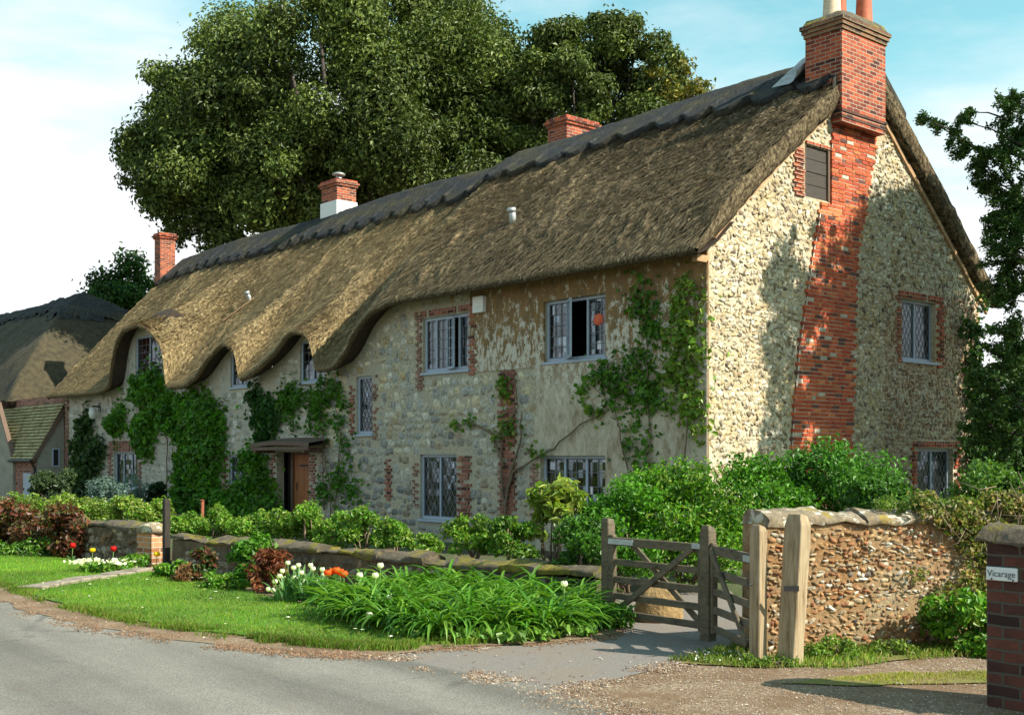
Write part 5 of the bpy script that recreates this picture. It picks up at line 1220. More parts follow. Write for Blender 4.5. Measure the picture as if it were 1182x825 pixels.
climber('wall_climber', 'rounded green climber on a long bare stem under the far dormer', [(21.9, 3.7, .95, .42), (23.0, 3.55, .4, .18, .7), (20.8, 3.3, .5, .4), (24.2, 2.75, .45, .42), (22.4, 2.45, .75, .42), (21.4, 2.8, .4, .3), (20.7, 2.8, .4, .3), (22.2, 1.9, .35, .3, .7)],
    [[(20.6, -.3), (20.7, .8), (20.65, 2.1), (21.5, 3.0), (22.0, 3.6)], [(21.4, 2.9), (22.6, 2.6), (24.1, 2.8)], [(20.65, 1.2), (20.1, 1.0), (20.2, .3)]], 4800, .16, GR_MID+GR_BRIGHT[:2], 58, depth=.35)
climber('ivy', 'dark ivy column climbing the far left end of the cottage front', [(27.2, 2.3, .55, .5), (27.0, 1.6, .8, .6), (27.2, .9, .8, .6), (26.9, .2, .8, .5), (25.9, 1.7, .4, .5, .7), (27.0, 2.8, .3, .25)], [[(27, -.3), (27, 1.2), (27.2, 2.7)]], 4200, .16, [(.03, .07, .015), (.05, .10, .02), (.025, .05, .012)], 59, depth=.35)
climber('ivy', 'dark straggling ivy on the shaded right edge of the gable', [(8.8, 3.9, .25, .5), (8.9, 3.2, .35, .6), (9.0, 2.4, .4, .6), (8.9, 1.6, .5, .6), (8.4, 4.4, .2, .3, .5), (9.0, 4.7, .15, .25, .5)], [[(9.0, -.3), (8.9, 1.5), (8.9, 3.0), (8.7, 4.4)]], 1900, .12, GR_DARK+[(.06, .13, .02)], 60, MF=GM, depth=.3)

# ================================================================ SHRUBS
def Ypx(px): return float(np.interp(px, [-60, 0, 100, 200, 300, 400, 500, 600, 700], [24, 22.3, 19.9, 17.6, 16.3, 15.3, 14.3, 13.6, 13.0]))
def at(px, py, Y): return AT(px, py, Y)
shrub('hedge_shrub', 'large bright green leafy shrub right behind the wide gate', 'shrub', at(788, 608, 14.2), (1.02, .75, .88), 11500, .062, GR_BRIGHT, 71, 46)
shrub('hedge_shrub', 'bright green shrub behind the hinge end of the wide gate', 'shrub', at(718, 618, 13.6), (.58, .5, .82), 5200, .060, GR_BRIGHT[:3], 72, 26)
shrub('hedge_shrub', 'mid green shrub against the cottage corner above the bright hedge', 'shrub', at(868, 590, 15.8), (.75, .7, .86), 6500, .07, GR_BRIGHT[:3]+GR_MID, 73, 34)
shrub('hedge_shrub', 'broad dark green shrub in front of the flint gable behind the boundary wall', 'shrub', at(958, 575, 16.4), (1.15, .9, .84), 9500, .075, [(.04, .125, .013), (.06, .17, .018), (.08, .21, .025)], 74, 46)
shrub('hedge_shrub', 'dark green shrub just behind the coping left of the lower gable window', 'shrub', at(1015, 585, 15.0), (.45, .5, .55), 3000, .075, [(.05, .13, .012), (.08, .19, .02), (.035, .10, .012)], 75, 18)
shrub('hedge_shrub', 'leafy shrub over the right end of the boundary wall', 'shrub', at(1140, 585, 12.0), (.55, .45, .50), 3600, .060, [(.07, .15, .02), (.12, .21, .03), (.04, .10, .015)], 76, 24)
shrub('hedge_shrub', 'dark evergreen shrub in deep shade right of the gable', 'shrub', (10.5, 22.0, 1.6), (1.65, 1.5, 1.9), 9000, .12, GR_DARK, 77, 40, rad=.04)
shrub('hedge_shrub', 'dark green shrub beside the hinge post near the end of the low garden wall', 'shrub', at(672, 640, 12.6), (.42, .35, .50), 3400, .062, GR_MID+GR_DARK[1:], 78, 22)
shrub('laurel_shrub', 'open shrub of long pale yellow-green leaves under the lower three-light window', 'shrub', at(640, 592, 13.7), (.42, .35, .42), 620, .15, GR_YELLOW+[(.30, .33, .06)], 79, 14, aspect=.28, up=.9, spread=1.0, droop=0)
shrub('garden_shrub', 'rounded bright yellow-green shrub rising behind the wall left of the long-leaved shrub', 'shrub', at(541, 620, 13.9), (.32, .3, .33), 2200, .055, GR_BRIGHT[1:]+GR_YELLOW[:2], 80, 18)
shrub('garden_shrub', 'olive green shrub between the yellow-green shrub and the long-leaved shrub', 'shrub', at(590, 622, 13.5), (.36, .3, .33), 2000, .06, GR_MID+GR_YELLOW[:1], 81, 18)
shrub('silver_shrub', 'rounded silvery grey-green shrub under the far lower window', 'shrub', at(138, 575, 33.5), (1.05, .8, .68), 5200, .10, GR_SILVER, 82, 34, aspect=.35)
shrub('garden_shrub', 'narrow dark bush between the silvery shrub and the creeper', 'shrub', at(180, 575, 33.0), (.28, .3, .75), 1500, .12, [(.012, .03, .008), (.02, .045, .01)], 83, 14)
shrub('garden_shrub', 'dusky green bush at the foot of the far left ivy', 'shrub', at(60, 562, 36), (1.1, .6, .5), 2400, .13, [(.045, .075, .03), (.07, .11, .04)], 84, 20)
rl = 'low yellow-green rose bush in the row behind the garden wall'
for i, (px, py, r) in enumerate([(-40, 600, .75), (8, 600, .7), (42, 596, .65), (78, 600, .62), (112, 606, .5), (146, 606, .45), (172, 604, .38)]):
    shrub('rose_bush', 'leafy yellow-green rose bush in the row above the far garden wall', 'rose bush', at(px, py-6, Ypx(px)+.55), (r, .48, .44), 2200, .07, GR_YELLOW+GR_BRIGHT[1:2], 90+i, 18, group='rose bushes above the far garden wall', gz=0)
for i, (px, py, r, h) in enumerate([(216, 607, .35, .36), (248, 608, .42, .38), (286, 610, .42, .36), (322, 606, .40, .42), (356, 605, .42, .42), (392, 610, .36, .38), (424, 612, .34, .36), (455, 617, .26, .30), (492, 630, .22, .24)]):
    shrub('rose_bush', 'small yellow-green rose bush in the row over the near garden wall', 'rose bush', at(px, py+4, Ypx(px)+.5), (r, .34, h), 1700, .062, GR_YELLOW[:3]+GR_MID[1:]+GR_BRIGHT[1:2], 100+i, 16, group='rose bushes behind the near garden wall', gz=0)
# russet ivy over the far wall, ivy over the boundary wall
rg = np.random.default_rng(120)
t = thing('russet_ivy', 'reddish brown ivy hanging over the far left garden wall', 'ivy', (-9.0, 20.85, 0))
cl = []
for i in range(95):
    a = rg.random(); p = np.array([-11.2, 23.4])*(1-a)+np.array([-6.5, 18.45])*a; cl.append((np.array([p[0]+9.0-.10+rg.normal()*.06, p[1]-20.85-.12+rg.normal()*.06, rg.uniform(.08, .72)]), rg.uniform(.16, .28)))
np_obj('foliage', [fol(cl, 12000, .08, .75, rg, [(.12, .030, .016), (.17, .055, .028), (.07, .025, .014), (.10, .07, .022), (.06, .085, .02)], .2)], t); stems((0, 0, 0), cl, .012, 8, rg).build('stem', 'stem_bark', t, True)
t = thing('ivy', 'tangled dry ivy spreading over the right part of the boundary wall', 'ivy', (4.3, 10.0, 0)); V_, cl, tw = [], [], MB()
for i in range(120):
    u = np.clip(rg.normal(2.28, .34), 1.4, 4.2); z = rg.uniform(.35, 1.2) if rg.random() < .6 else rg.uniform(.9, 1.28)
    p = rmf(np.array([u]), np.array([z]), np.array([.05]))[0]+np.array([2.02, 9.52, 0])-np.array([4.3, 10.0, 0]); cl.append((p, rg.uniform(.06, .13)))
    if i < 46:
        q = p+np.array([rg.normal()*.2, -.05-.06*rg.random(), rg.normal()*.25]); tw.tube([p+np.array([0, -.03, .1]), (p+q)/2+np.array([0, -.08, 0]), q], [.005, .004, .002], 4)
np_obj('foliage', [fol(cl, 6800, .042, .7, rg, [(.10, .15, .02), (.17, .20, .04), (.27, .20, .07), (.06, .12, .015), (.32, .25, .11)], .2)], t); tw.build('stem', 'stem_bark', t, True)
t = thing('coping_plant', 'mat of small green leaves growing along the top of the boundary wall', 'plant', (3.4, 10.05, 1.1)); cl = []
for i in range(36):
    u = rg.uniform(1.05, 2.9); p = rmf(np.array([u]), np.array([1.17+rg.uniform(0, .05)]), np.array([rg.uniform(-.3, .03)]))[0]+np.array([2.02, 9.52, 0])-np.array([3.4, 10.05, 1.1]); cl.append((p, rg.uniform(.05, .09)))
np_obj('foliage', [fol(cl, 2600, .03, .7, rg, [(.10, .17, .02), (.15, .20, .035), (.06, .12, .015)], .6)], t)
# nettles at the foot of the boundary wall
def weeds(name, label, c, r, n, size, cols, seed, cat='weeds', k=18, aspect=.6):
    return shrub(name, label, cat, (c[0], c[1], r[2]*.62), r, n, size, cols, seed, k, aspect, rad=.008, up=.8)
weeds('nettle_clump', 'tall leafy green nettle clump at the wall foot beside the brick pillar', (3.80, 9.66), (.55, .28, .42), 3200, .065, GR_BRIGHT, 130)
weeds('weed_clump', 'low pale green weeds at the wall foot just right of the leaning post', (2.52, 9.35), (.26, .12, .13), 900, .035, [(.14, .24, .03), (.20, .28, .05), (.09, .17, .02)], 132)
weeds('weed_clump', 'low pale green weeds at the wall foot midway along the boundary wall', (3.02, 9.52), (.30, .12, .09), 800, .033, [(.14, .22, .03), (.20, .26, .05), (.09, .15, .02)], 133)
weeds('weed_clump', 'tiny weeds at the foot of the two pale oak posts', (1.98, 9.05), (.24, .08, .07), 520, .03, [(.14, .24, .03), (.09, .17, .02)], 134)
weeds('weed_clump', 'leafy weeds at the foot of the hinge post', (.93, 11.0), (.24, .2, .18), 800, .05, GR_MID, 135)
weeds('garden_plant', 'leafy dark green bush against the near garden wall left of the copper plant', (-3.22, 14.55), (.42, .3, .46), 2100, .075, GR_MID+GR_BRIGHT[:1], 136)
weeds('copper_plant', 'upright copper red plant against the garden wall beside the white tulips', (-2.82, 13.85), (.25, .22, .42), 800, .10, [(.20, .06, .03), (.13, .035, .02), (.27, .11, .05)], 137, 'plant', aspect=.28)
weeds('garden_plant', 'dark reddish plant between the green bush and the brick pier', (-3.95, 15.1), (.22, .2, .30), 700, .07, RED_BROWN+GR_DARK, 138)
weeds('copper_plant', 'low dry copper brown plant on the grass edge near the brick pier', (-4.12, 15.0), (.2, .16, .16), 450, .085, [(.26, .14, .07), (.20, .08, .04), (.30, .2, .1)], 139, 'plant', aspect=.25)
weeds('garden_plant', 'low light green leafy plant right of the stone slab path', (-4.42, 15.6), (.3, .22, .17), 900, .06, GR_BRIGHT, 140)
weeds('garden_plant', 'low light green leafy plant in front of the green bush', (-3.45, 14.2), (.34, .2, .14), 900, .055, GR_BRIGHT, 141)
weeds('garden_plant', 'low green plant left of the brick pier', (-5.25, 16.55), (.3, .2, .18), 900, .06, GR_BRIGHT, 142)
weeds('garden_plant', 'dusky low plant under the russet ivy', (-7.6, 18.9), (.7, .25, .2), 1300, .06, GR_MID+GR_YELLOW[:1], 143)
weeds('garden_plant', 'green bushy plant at the far left edge below the russet ivy', (-9.2, 20.2), (.5, .3, .34), 1200, .08, GR_MID, 144)

# ================================================================ STRAP-LEAVED BED AND FLOWERS
def straps(n, L, W, rg, cols, arch=(70, 150), r=.10, up=(62, 86)):
    m = 7; a = rg.uniform(0, 2*math.pi, n); Ln = L*rg.uniform(.6, 1.1, n); el = np.radians(rg.uniform(*up, n)); cv = np.radians(rg.uniform(*arch, n))
    q = np.linspace(0, 1, m); ang = el[:, None] - cv[:, None]*q[None]**1.6
    ds = Ln[:, None]/(m-1); rr = np.cumsum(np.cos(ang)*ds, 1)-np.cos(ang[:, :1])*ds; zz = np.cumsum(np.sin(ang)*ds, 1)-np.sin(ang[:, :1])*ds
    r0 = r*np.sqrt(rg.random(n)); a0 = a+rg.normal(size=n)*.6; tw = a + rg.normal(size=n)*.3
    cx = (r0*np.cos(a0))[:, None]+rr*np.cos(a)[:, None]; cy = (r0*np.sin(a0))[:, None]+rr*np.sin(a)[:, None]
    w = W*rg.uniform(.7, 1.2, n)[:, None]*np.minimum(1, (1-q)*3.5)[None]**.8*.5
    sx, sy = -np.sin(tw)[:, None]*w, np.cos(tw)[:, None]*w; zc = np.maximum(zz, .01)
    Lf = np.stack([cx-sx, cy-sy, zc+w*.5], -1); Md = np.stack([cx, cy, zc-w*.25], -1); Rt = np.stack([cx+sx, cy+sy, zc+w*.5], -1)
    V = np.stack([Lf, Md, Rt], 2).reshape(-1, 3); base = np.arange(n)[:, None, None]*(m*3); i = (np.arange(m-1)*3)[None, :, None]; j = np.arange(2)[None, None]
    o = base+i+j; F = np.stack([o, o+1, o+4, o+3], -1).reshape(-1, 4)
    return (V, F, np.repeat(pal(cols, n, rg, .2), m*3, 0), 'leaf', None, True)
SG = [(.05, .155, .012), (.08, .215, .018), (.125, .27, .03), (.035, .105, .010), (.08, .22, .015), (.15, .27, .03)]
rg = np.random.default_rng(150)
protos = [np_obj('strap_leaf_plant', [straps(84, .66, .030, rg, SG)]) for _ in range(5)]
bedp = [(-1.62, 11.35), (-.78, 10.22), (.05, 10.32), (.72, 10.75), (.80, 11.5), (.35, 12.15), (-1.0, 13.2), (-1.55, 12.6)]
pts = []; tries = 0
while len(pts) < 46 and tries < 4000:
    tries += 1; p = rg.uniform([-1.8, 10.1], [.9, 13.2])
    if inpoly(p[:1], p[1:], bedp)[0] and all(np.hypot(*(p-q)) > .27 for q in pts): pts.append(p)
for i, p in enumerate(pts):
    o = protos[i] if i < 5 else protos[i % 5].copy()
    if i >= 5: COL.objects.link(o)
    o.location = (p[0], p[1], .0); o.rotation_euler = (0, 0, rg.uniform(0, 6.28)); s = rg.uniform(.85, 1.12); o.scale = (s, s, s*.95)
    tag(o, 'arching green strap-leaved plant in the big bed between the white tulips and the gate', 'plant', 'strap-leaved plants in the bed by the gate')
pr2 = [np_obj('broad_leaf_plant', [fol([((0, 0, .05), .11), ((.09, .03, .04), .08), ((-.07, .05, .05), .08)], 34, .085, .9, rg, [(.13, .26, .03), (.18, .31, .05), (.09, .2, .025)], 1.2, .5)]) for _ in range(3)]
k = 0
for i, (px, py) in enumerate([(470, 738), (492, 742), (515, 742), (538, 743), (552, 738), (565, 744), (580, 740), (592, 745), (606, 738), (620, 742), (634, 736), (650, 738), (664, 733), (500, 732), (575, 732), (628, 730), (680, 726), (690, 716), (676, 736), (530, 734)]):
    o = pr2[i] if i < 3 else pr2[i % 3].copy()
    if i >= 3: COL.objects.link(o)
    x, y = G(px, py); o.location = (x, y+.05, .02); o.rotation_euler = (0, 0, i*1.3); o.scale = (1, 1, .9+.1*(i % 4))
    tag(o, 'small broad-leaved light green plant along the front edge of the strap-leaved bed', 'plant', 'broad-leaved plants edging the bed')
# tulips
def cup(rr, h, cols, seed, openk=1.0):
    rg = np.random.default_rng(seed); pcs = []
    for k in range(6):
        a = k*math.pi/3; u = np.linspace(-1, 1, 5); v = np.linspace(0, 1, 6); U, Vv = np.meshgrid(u, v)
        wd = rr*.85*np.sin(np.clip(Vv*.86+.10, 0, 1)*math.pi)**.6; rad = rr*(.25+.80*np.sin(Vv*2.5+.1)**.8)*(1 if k % 2 else .9)*openk
        x = rad*np.cos(a)-U*wd*math.sin(a); y = rad*np.sin(a)+U*wd*math.cos(a); s_ = 1-.18*U**2; x *= s_; y *= s_
        z = h*Vv*(1-.1*U**2)
        pcs.append((np.stack([x, y, z], -1).reshape(-1, 3), grid_faces(6, 5), pal(cols, 30, rg, .05), 'petal', None, True))
    return pcs
def setfl(o, sc, H0, z, rz=0.0):
    zs = max(.3, (z+.02)/H0); o.scale = (sc, sc, zs); o.rotation_euler = (0, 0, rz)
    for ch in o.children:
        if ch.name.startswith('flower_head'): ch.scale = (1, 1, sc/zs)
def tulip(name, label, cols, group=None, H=.42, rr=.034, hh=.062):
    t = thing(name, label, 'flower', (0, 0, 0), 0, group)
    f = np_obj('flower_head', cup(rr, hh, cols, 160), t); f.location = (.012, 0, H-.03)
    MB().tube([(0, 0, 0), (.004, 0, H*.5), (.012, 0, H-.03)], [.006, .005, .005], 6).build('stem', 'grass_stem', t, True)
    rg = np.random.default_rng(161); np_obj('leaf', [straps(3, .30, .045, rg, [(.06, .15, .05), (.08, .2, .06)], (10, 50), .01, (74, 86))], t)
    return t
simple('grass_stem', (.09, .18, .03), .6, .2, 10, 0)
WT = [(.80, .80, .72), (.74, .76, .62)]
gl_ = 'flowers of the white tulip patch'
wt = tulip('tulip', 'white tulip in the patch left of the strap-leaved bed', WT, gl_)
for i, (px, py, Y) in enumerate([(325, 659, 13.4), (318, 672, 13.1), (333, 649, 13.6), (338, 655, 13.4), (345, 652, 13.5), (341, 667, 13.1), (347, 661, 13.3), (359, 652, 13.4), (362, 656, 13.2), (357, 676, 12.8), (331, 682, 12.9), (316, 688, 13.0), (309, 691, 13.1), (352, 671, 12.9), (328, 668, 13.3), (371, 657, 13.0), (374, 664, 12.8), (366, 672, 12.8), (322, 665, 13.3), (336, 674, 13.0)]):
    x, y, z = AT(px, py+2, Y); o = wt if i == 0 else dup(wt); o.location = (x, y, 0); setfl(o, .82, .42, z, i*2.1)
for i, (px, py, Y, lab) in enumerate([(438, 652, 12.3, 'white tulip standing alone above the left part of the strap leaves'), (414, 664, 12.0, 'white tulip low among the leaves right of the orange tulips'), (432, 664, 11.9, 'white tulip half sunk in the strap leaves near the wall'), (650, 674, 11.1, 'single white tulip at the gate end of the strap-leaved bed'), (448, 690, 11.0, 'white bloom low in the middle of the strap leaves'), (425, 712, 10.7, 'white bloom at the lower front of the strap-leaved bed')]):
    o = dup(wt, label=lab); x, y, z = AT(px, py+2, Y); o.location = (x, y, 0); setfl(o, .95, .42, z); del o['group']
ot = tulip('tulip', 'orange tulip in the small orange bunch between the white tulips', [(.80, .16, .02), (.70, .10, .015)], 'orange tulips', .45, .04, .065)
for i, (px, py) in enumerate([(377, 662), (383, 660), (389, 659), (394, 661), (398, 663)]):
    x, y, z = AT(px, py+2, 12.5+.08*(i % 2)); o = ot if i == 0 else dup(ot); o.location = (x, y, 0); setfl(o, 1.05, .45, z, i)
rt = tulip('tulip', 'red tulip standing before the dark wall left of the brick pier', [(.62, .02, .015), (.5, .012, .012)], None, .45, .04, .07)
x, y, z = AT(130, 636, 17.2); rt.location = (x, y, 0); setfl(rt, 1.1, .45, z)
o = dup(rt, label='low red tulip on the grass edge under the russet ivy'); x, y, z = AT(83, 645, 18.0); o.location = (x, y, 0); setfl(o, 1.1, .45, .22)
yt = tulip('tulip', 'bright yellow tulip in front of the brick pier', [(.80, .55, .01), (.85, .62, .02)], None, .4, .04, .06)
x, y, z = AT(180, 642, 16.6); yt.location = (x, y, 0); setfl(yt, 1.1, .4, z)
o = dup(yt, label='pale yellow tulip left of the primroses'); x, y, z = AT(106, 643, 17.2); o.location = (x, y, 0); setfl(o, 1.0, .4, .22)
rg = np.random.default_rng(170)
for i, (px, py) in enumerate([(338, 700), (352, 702), (366, 704), (378, 700), (325, 700), (345, 690)]):
    x, y = G(px, py); o = np_obj('tulip_foliage', [straps(26, .38, .03, rg, [(.06, .15, .05), (.08, .19, .06), (.11, .24, .05)], (8, 60), .08, (70, 88))]); o.location = (x, y+.2, .03)
    tag(o, 'upright blue-green tuft of bulb leaves under the white tulips', 'plant', 'bulb leaf tufts under the white tulips')
# primroses: a low mat of pale yellow flowers
t = thing('primrose_clump', 'low mat of pale yellow primroses on the grass beside the slab path', 'flowers', (*G(118, 662), .05)); cl = [((rg.uniform(-.35, .35), rg.uniform(-.25, .3), .05), .09) for _ in range(14)]
np_obj('foliage', [fol(cl, 600, .06, .6, rg, GR_BRIGHT, .8)], t)
P = np.stack([rg.uniform(-.42, .42, 120), rg.uniform(-.28, .3, 120), rg.uniform(.09, .15, 120)], -1); np_obj('flower', [leaves(P, np.tile([0, -.4, 1.], (120, 1)), .055, 1.0, rg, [(.78, .76, .48), (.8, .79, .62)], .4, 0, .1, 'petal')], t)
t = thing('daisy_patch', 'scatter of tiny white daisies in the grass beside the pale oak posts', 'flowers', (*G(838, 768), .02))
P = np.stack([rg.uniform(-.25, .35, 60), rg.uniform(-.1, .3, 60), rg.uniform(.03, .06, 60)], -1); np_obj('flower', [leaves(P, np.tile([0, -.3, 1.], (60, 1)), .017, 1.0, rg, [(.8, .8, .76)], .3, 0, .1, 'petal')], t)

# ================================================================ TREES
def tree(name, label, base, cl, n, size, aspect, cols, seed, trunk_r, up=.45, limbs=30, squash=.8, mat='oak_leaf', spread=.75, group=None, shell=.5, tv=.3):
    rg = np.random.default_rng(seed); t = thing(name, label, 'tree', base, 0, group); b = np.array(base); cl = [(np.asarray(c)-b, r) for c, r in cl]
    cen = np.mean([c for c, r in cl], 0)
    np_obj('crown', [fol(cl, n, size, aspect, rg, cols, up, squash, mat, spread, shell=shell, tv=tv, rough=.24)], t)
    mb = MB(); fork = np.array([cen[0]*.3, cen[1]*.3, cen[2]*.55])
    mb.tube([(0, 0, -.4), (0, 0, .5), fork*.5, fork], [trunk_r*1.35, trunk_r, trunk_r*.85, trunk_r*.75], 10)
    idx = rg.permutation(len(cl))[:limbs]
    for i in idx:
        c = cl[i][0]; s = fork*rg.uniform(.7, 1.0); m1 = s*.5+c*.5+np.array([rg.normal()*.4, rg.normal()*.4, .1*np.linalg.norm(c-s)])*.6
        mb.tube([s, s*.75+m1*.25, m1, m1*.4+c*.6, c], [trunk_r*.42, trunk_r*.36, trunk_r*.22, trunk_r*.12, trunk_r*.04], 6)
    mb.build('trunk', 'dark_bark', t, True); return t
rg = np.random.default_rng(200)
def oak_clumps(c, r, k, cr, rg, low=-.5): return clumps(c, r, k, rg, cr, .78, low)
cl = oak_clumps((-7.2, 51.5, 16.2), (9.4, 8.0, 8.6), 135, (.10, .175), rg) + oak_clumps((-13.0, 49.5, 12.0), (2.6, 2.6, 2.2), 22, (.22, .36), rg, -.9) + oak_clumps((-14.2, 50, 14.0), (2.2, 2.4, 2.4), 18, (.22, .36), rg, -.9) + oak_clumps((-10.5, 49, 10.6), (2.4, 2.4, 1.4), 14, (.25, .4), rg, -.9) + oak_clumps((-10.5, 50, 13.2), (5.8, 5, 4.6), 36, (.16, .26), rg) + oak_clumps((-4, 49, 13), (5.5, 5, 4.8), 34, (.17, .28), rg) + oak_clumps((-7.2, 51.5, 16.0), (10.7, 8.7, 9.8), 150, (.04, .075), rg)
def inside(c, r):                                          # keeps the crown's stepped top-left outline
    k = FPX/c[1]; px, py = HX+c[0]*k, HY-(c[2]-EYE)*k
    return py-r*k*.8 > np.interp(px-r*k*.5, [120, 145, 180, 235, 250, 285, 300, 520, 560, 600, 640], [120, 62, 42, 30, 5, -8, -40, -30, 5, 30, 60])
cl = [q for q in cl if inside(*q)] + [(np.array([2.0, 52.5, 16.6]), 1.7), (np.array([3.2, 53, 18.2]), 1.6), (np.array([1.2, 53, 18.6]), 1.7), (np.array([2.8, 52, 14.8]), 1.6)]
tree('evergreen_oak', 'huge dense evergreen oak towering behind the cottage ridge', (-6.5, 52, -.2), cl, 300000, .20, .5, GR_OLIVE, 201, .75, limbs=60, spread=.45, up=.6, shell=.68)
cl = oak_clumps((3.4, 49, 15.7), (4.5, 3.8, 4.7), 60, (.14, .23), rg, -.7) + oak_clumps((3.4, 49, 15.7), (5.3, 4.2, 5.4), 50, (.06, .10), rg, -.6)
tree('evergreen_oak', 'smaller rounded evergreen oak right of the huge oak behind the squat stack', (3.6, 49.5, -.2), cl, 90000, .19, .5, GR_OLIVE, 202, .45, limbs=30, spread=.45, up=.6, shell=.68)
cl = clumps((6.5, 47, 15.7), (1.5, 1.5, 2.3), 26, rg, (.2, .32), .3, -.9)
tree('open_tree', 'thin-leaved tree with yellowing tips right of the rounded oak', (6.0, 47.4, -.2), cl, 4600, .2, .5, [(.20, .19, .03), (.30, .24, .04), (.11, .14, .025)], 203, .2, limbs=24)
cl = clumps((-20.2, 62, 9.6), (2.0, 2.0, 3.4), 26, rg, (.25, .4), .5, -.9)
tree('small_tree', 'small dark tree far off left of the far gable stack', (-20.2, 62, -.2), cl, 12000, .25, .5, GR_DARK, 204, .25, limbs=14)
cl = clumps((18.0, 38, 3.2), (4.0, 3, 2.6), 30, rg, (.2, .34), .5, -.8) 
tree('small_tree', 'pale green distant tree glimpsed under the yew boughs at the right edge', (18.0, 38, -.2), cl, 14000, .2, .5, [(.12, .19, .06), (.17, .24, .08), (.09, .15, .05)], 205, .3, limbs=14, mat='leaf')
# the yew at the right edge: mass outside the frame, boughs reaching in
cl = clumps((12.7, 21.2, 7.4), (2.7, 2.9, 4.6), 120, rg, (.16, .28), .4, -.9)
for i in range(26): cl.append((np.array([9.9+.45*rg.normal()+.15*(i % 3), 18.7+.3*rg.normal(), rg.uniform(5.2, 9.8)]), rg.uniform(.22, .42)))
YW = [(1170, 130, .30), (1160, 175, .34), (1140, 190, .26), (1120, 172, .22), (1100, 158, .16), (1082, 146, .13), (1068, 138, .09), (1112, 140, .10), (1118, 130, .08), (1176, 230, .5), (1150, 215, .26), (1168, 262, .42), (1156, 288, .28), (1180, 300, .5), (1176, 340, .36), (1158, 250, .22), (1180, 385, .4), (1170, 420, .42), (1160, 345, .14), (1150, 455, .36), (1180, 455, .5), (1136, 430, .22), (1176, 118, .2), (1184, 160, .4), (1135, 210, .14), (1172, 500, .5), (1145, 490, .4), (1182, 410, .4)]
yc = [(np.array(AT(px, py, 20.6+.4*rg.normal())), r*1.22) for px, py, r in YW]
t = thing('yew_tree', 'dark yew reaching its boughs into view at the right edge', 'tree', (12.9, 21.4, -.2)); b = np.array([12.9, 21.4, -.2])
pcs = [fol([(c-b, r) for c, r in cl], 105000, .17, .34, rg, GR_DARK+[(.06, .10, .02)], .2, .8, 'oak_leaf')]
Ps, Ns = [], []; mb = MB(); fk = np.array([12.6, 21.3, 4.6])-b
mb.tube([(0, 0, -.3), (0, 0, 1), fk*.6, fk, (.7, .9, 9.5)], [.42, .34, .3, .24, .08], 10)
for i in rg.permutation(len(cl))[:40]:
    c = cl[i][0]-b; s = np.array([.2, .3, max(1.5, min(8.5, c[2]-1.5))]); mb.tube([s, (s+c)/2+np.array([0, 0, .3]), c], [.12, .07, .02], 6)
for (c, r) in yc:                                           # limbs from the trunk out to the larger boughs
    if r < .38: continue
    e = c-b+np.array([.25, 0, -.1]); s = np.array([.1, 0, max(1.0, e[2]-1.6)]); mb.tube([s, s*.7+e*.3+np.array([0, 0, .35]), s*.35+e*.65+np.array([0, 0, .4]), e], [.09, .07, .045, .015], 6)
for (c, r) in yc:
    c = c-b; s = c + np.array([rg.uniform(.5, 1.0), rg.normal()*.2, -rg.uniform(.1, .45)]); mb.tube([s, (s+c)/2+np.array([.0, 0, .06]), c], [.02, .014, .006], 5)
    for k in range(max(5, int(34*r))):                         # hanging sprays of needles
        d = unit(rg.normal(size=(1, 3))+np.array([[-.7, 0, .1]]))[0]; st = c+d*r*.25; en = c+d*r*rg.uniform(.8, 1.35)+np.array([0, 0, -.25*r*rg.random()]); m_ = int(34+150*r)
        q = rg.random((m_, 1)); P = st+(en-st)*q+rg.normal(size=(m_, 3))*.035; Ps.append(P); Ns.append(np.tile([0, -.2, 1.], (m_, 1))); mb.tube([c, st, en], [.006, .005, .002], 4)
pcs.append(leaves(np.concatenate(Ps), np.concatenate(Ns), .085, .32, rg, GR_DARK+[(.06, .10, .02)], .8, .3, mat='oak_leaf'))
np_obj('crown', pcs, t); mb.build('trunk', 'dark_bark', t, True)
# field hedge closing the view far off
for i, (x, y, w, lab) in enumerate([(40, 62, 22, 'far field hedge beyond the gable to the right'), (-62, 78, 30, 'far field hedge beyond the neighbouring cottage'), (-5, 92, 40, 'far field hedge behind the oaks')]):
    cl = [(np.array([rg.uniform(-w, w), rg.normal()*1.0, rg.uniform(.6, 2.8)]), rg.uniform(1.0, 1.8)) for _ in range(60)]
    o = np_obj('field_hedge', [fol(cl, 9000, .4, .6, rg, GR_MID, .4)]); o.location = (x, y, -.2); tag(o, kind='stuff')
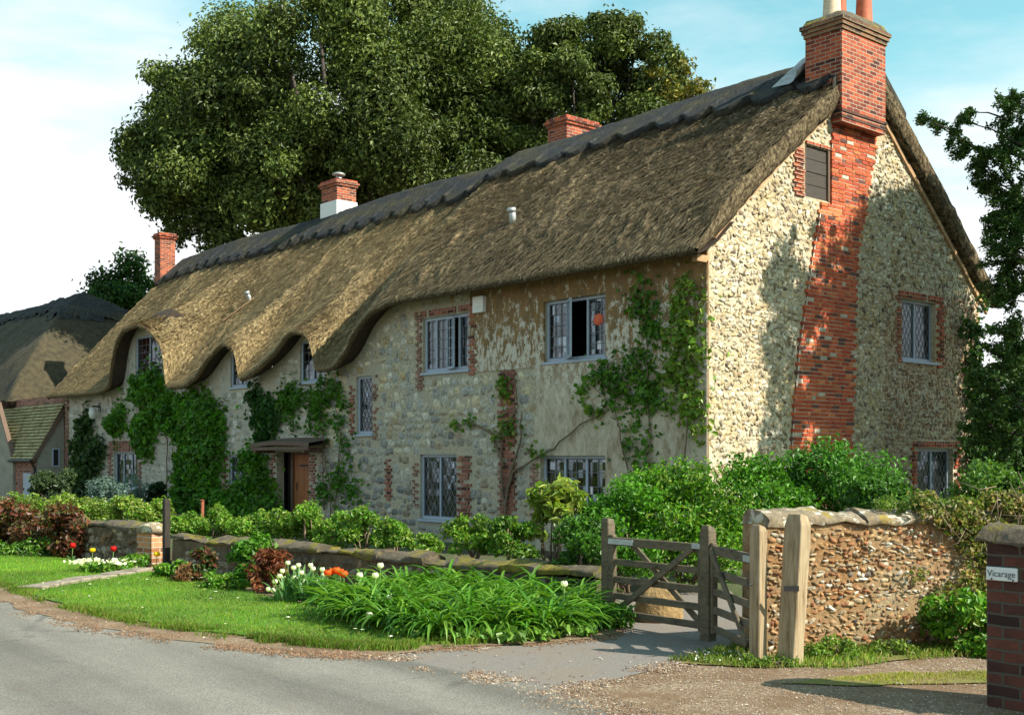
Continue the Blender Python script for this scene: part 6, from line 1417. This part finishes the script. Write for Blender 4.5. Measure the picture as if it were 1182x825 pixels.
# ================================================================ CAMERA, LIGHT, SKY
cd = bpy.data.cameras.new('camera'); cam = bpy.data.objects.new('camera', cd); COL.objects.link(cam); scene.camera = cam
cam.location = (0, 0, EYE); cam.rotation_euler = (R_(90), 0, 0)
cd.sensor_width = 36; cd.lens = FPX/1182*36; cd.shift_y = (HY-412.5)/1182; cd.clip_start = .1; cd.clip_end = 4000
SUN_EL = R_(38); sx, sy = .88, -.47
sd = Vector((sx, sy, 0)).normalized()*math.cos(SUN_EL) + Vector((0, 0, math.sin(SUN_EL)))
sl_ = bpy.data.lights.new('sun', 'SUN'); sl_.energy = 4.6; sl_.angle = R_(.53); sl_.color = (1.0, .93, .80)
so = bpy.data.objects.new('sun', sl_); COL.objects.link(so); so.rotation_euler = sd.to_track_quat('Z', 'Y').to_euler(); so.location = (30, -15, 30)
w = bpy.data.worlds.new('World'); scene.world = w; w.use_nodes = True; nt = w.node_tree; bg = nt.nodes['Background']
class WN(NT):
    def __init__(s, t): s.t = t
W_ = WN(nt)
sky = W_.n('TexSky', sky_type='NISHITA', sun_disc=False, sun_elevation=SUN_EL, sun_rotation=math.atan2(sx, sy), air_density=1.0, dust_density=.6, ozone_density=1.6)
tc = W_.n('TexCoord').outputs['Generated']
v1 = W_.n('Mapping', {'Vector': tc, 'Scale': (1.0, 1.0, 2.6), 'Location': (.35, .2, .1)}).outputs[0]
nA = W_.noise(v1, 2.1, 7, .56, .25); nB = W_.noise(W_.n('Mapping', {'Vector': tc, 'Scale': (1.2, 1.2, 5.0), 'Location': (2.0, .4, 0)}).outputs[0], 3.3, 7, .6)
el = W_.sep(tc)[2]
low = W_.n('MapRange', {'Value': el, 1: .12, 2: .36, 3: .40, 4: -.06}).outputs[0]
cm = W_.ramp(W_.math('ADD', W_.math('ADD', W_.math('MULTIPLY', nA, .75), W_.math('MULTIPLY', nB, .25)), low), [(.44, 0.0), (.70, 1.0)])
blue = W_.mix(1.0, sky.outputs[0], (.75, 1.17, .84), 'MULTIPLY')
cloud = W_.ramp(nB, [(.3, (3.7, 3.85, 4.1)), (.7, (4.8, 4.8, 4.8))])
skyc = W_.mix(W_.math('ADD', W_.math('MULTIPLY', cm, .93), .05), blue, cloud)
nt.links.new(skyc, bg.inputs['Color']); bg.inputs['Strength'].default_value = .13
vs = scene.view_settings; scene.display_settings.display_device = 'sRGB'; vs.view_transform = 'Standard'; vs.look = 'None'; vs.exposure = 1.0; vs.gamma = 1; vs.use_curve_mapping = False
scene.cycles.max_bounces = 8; scene.cycles.transparent_max_bounces = 12
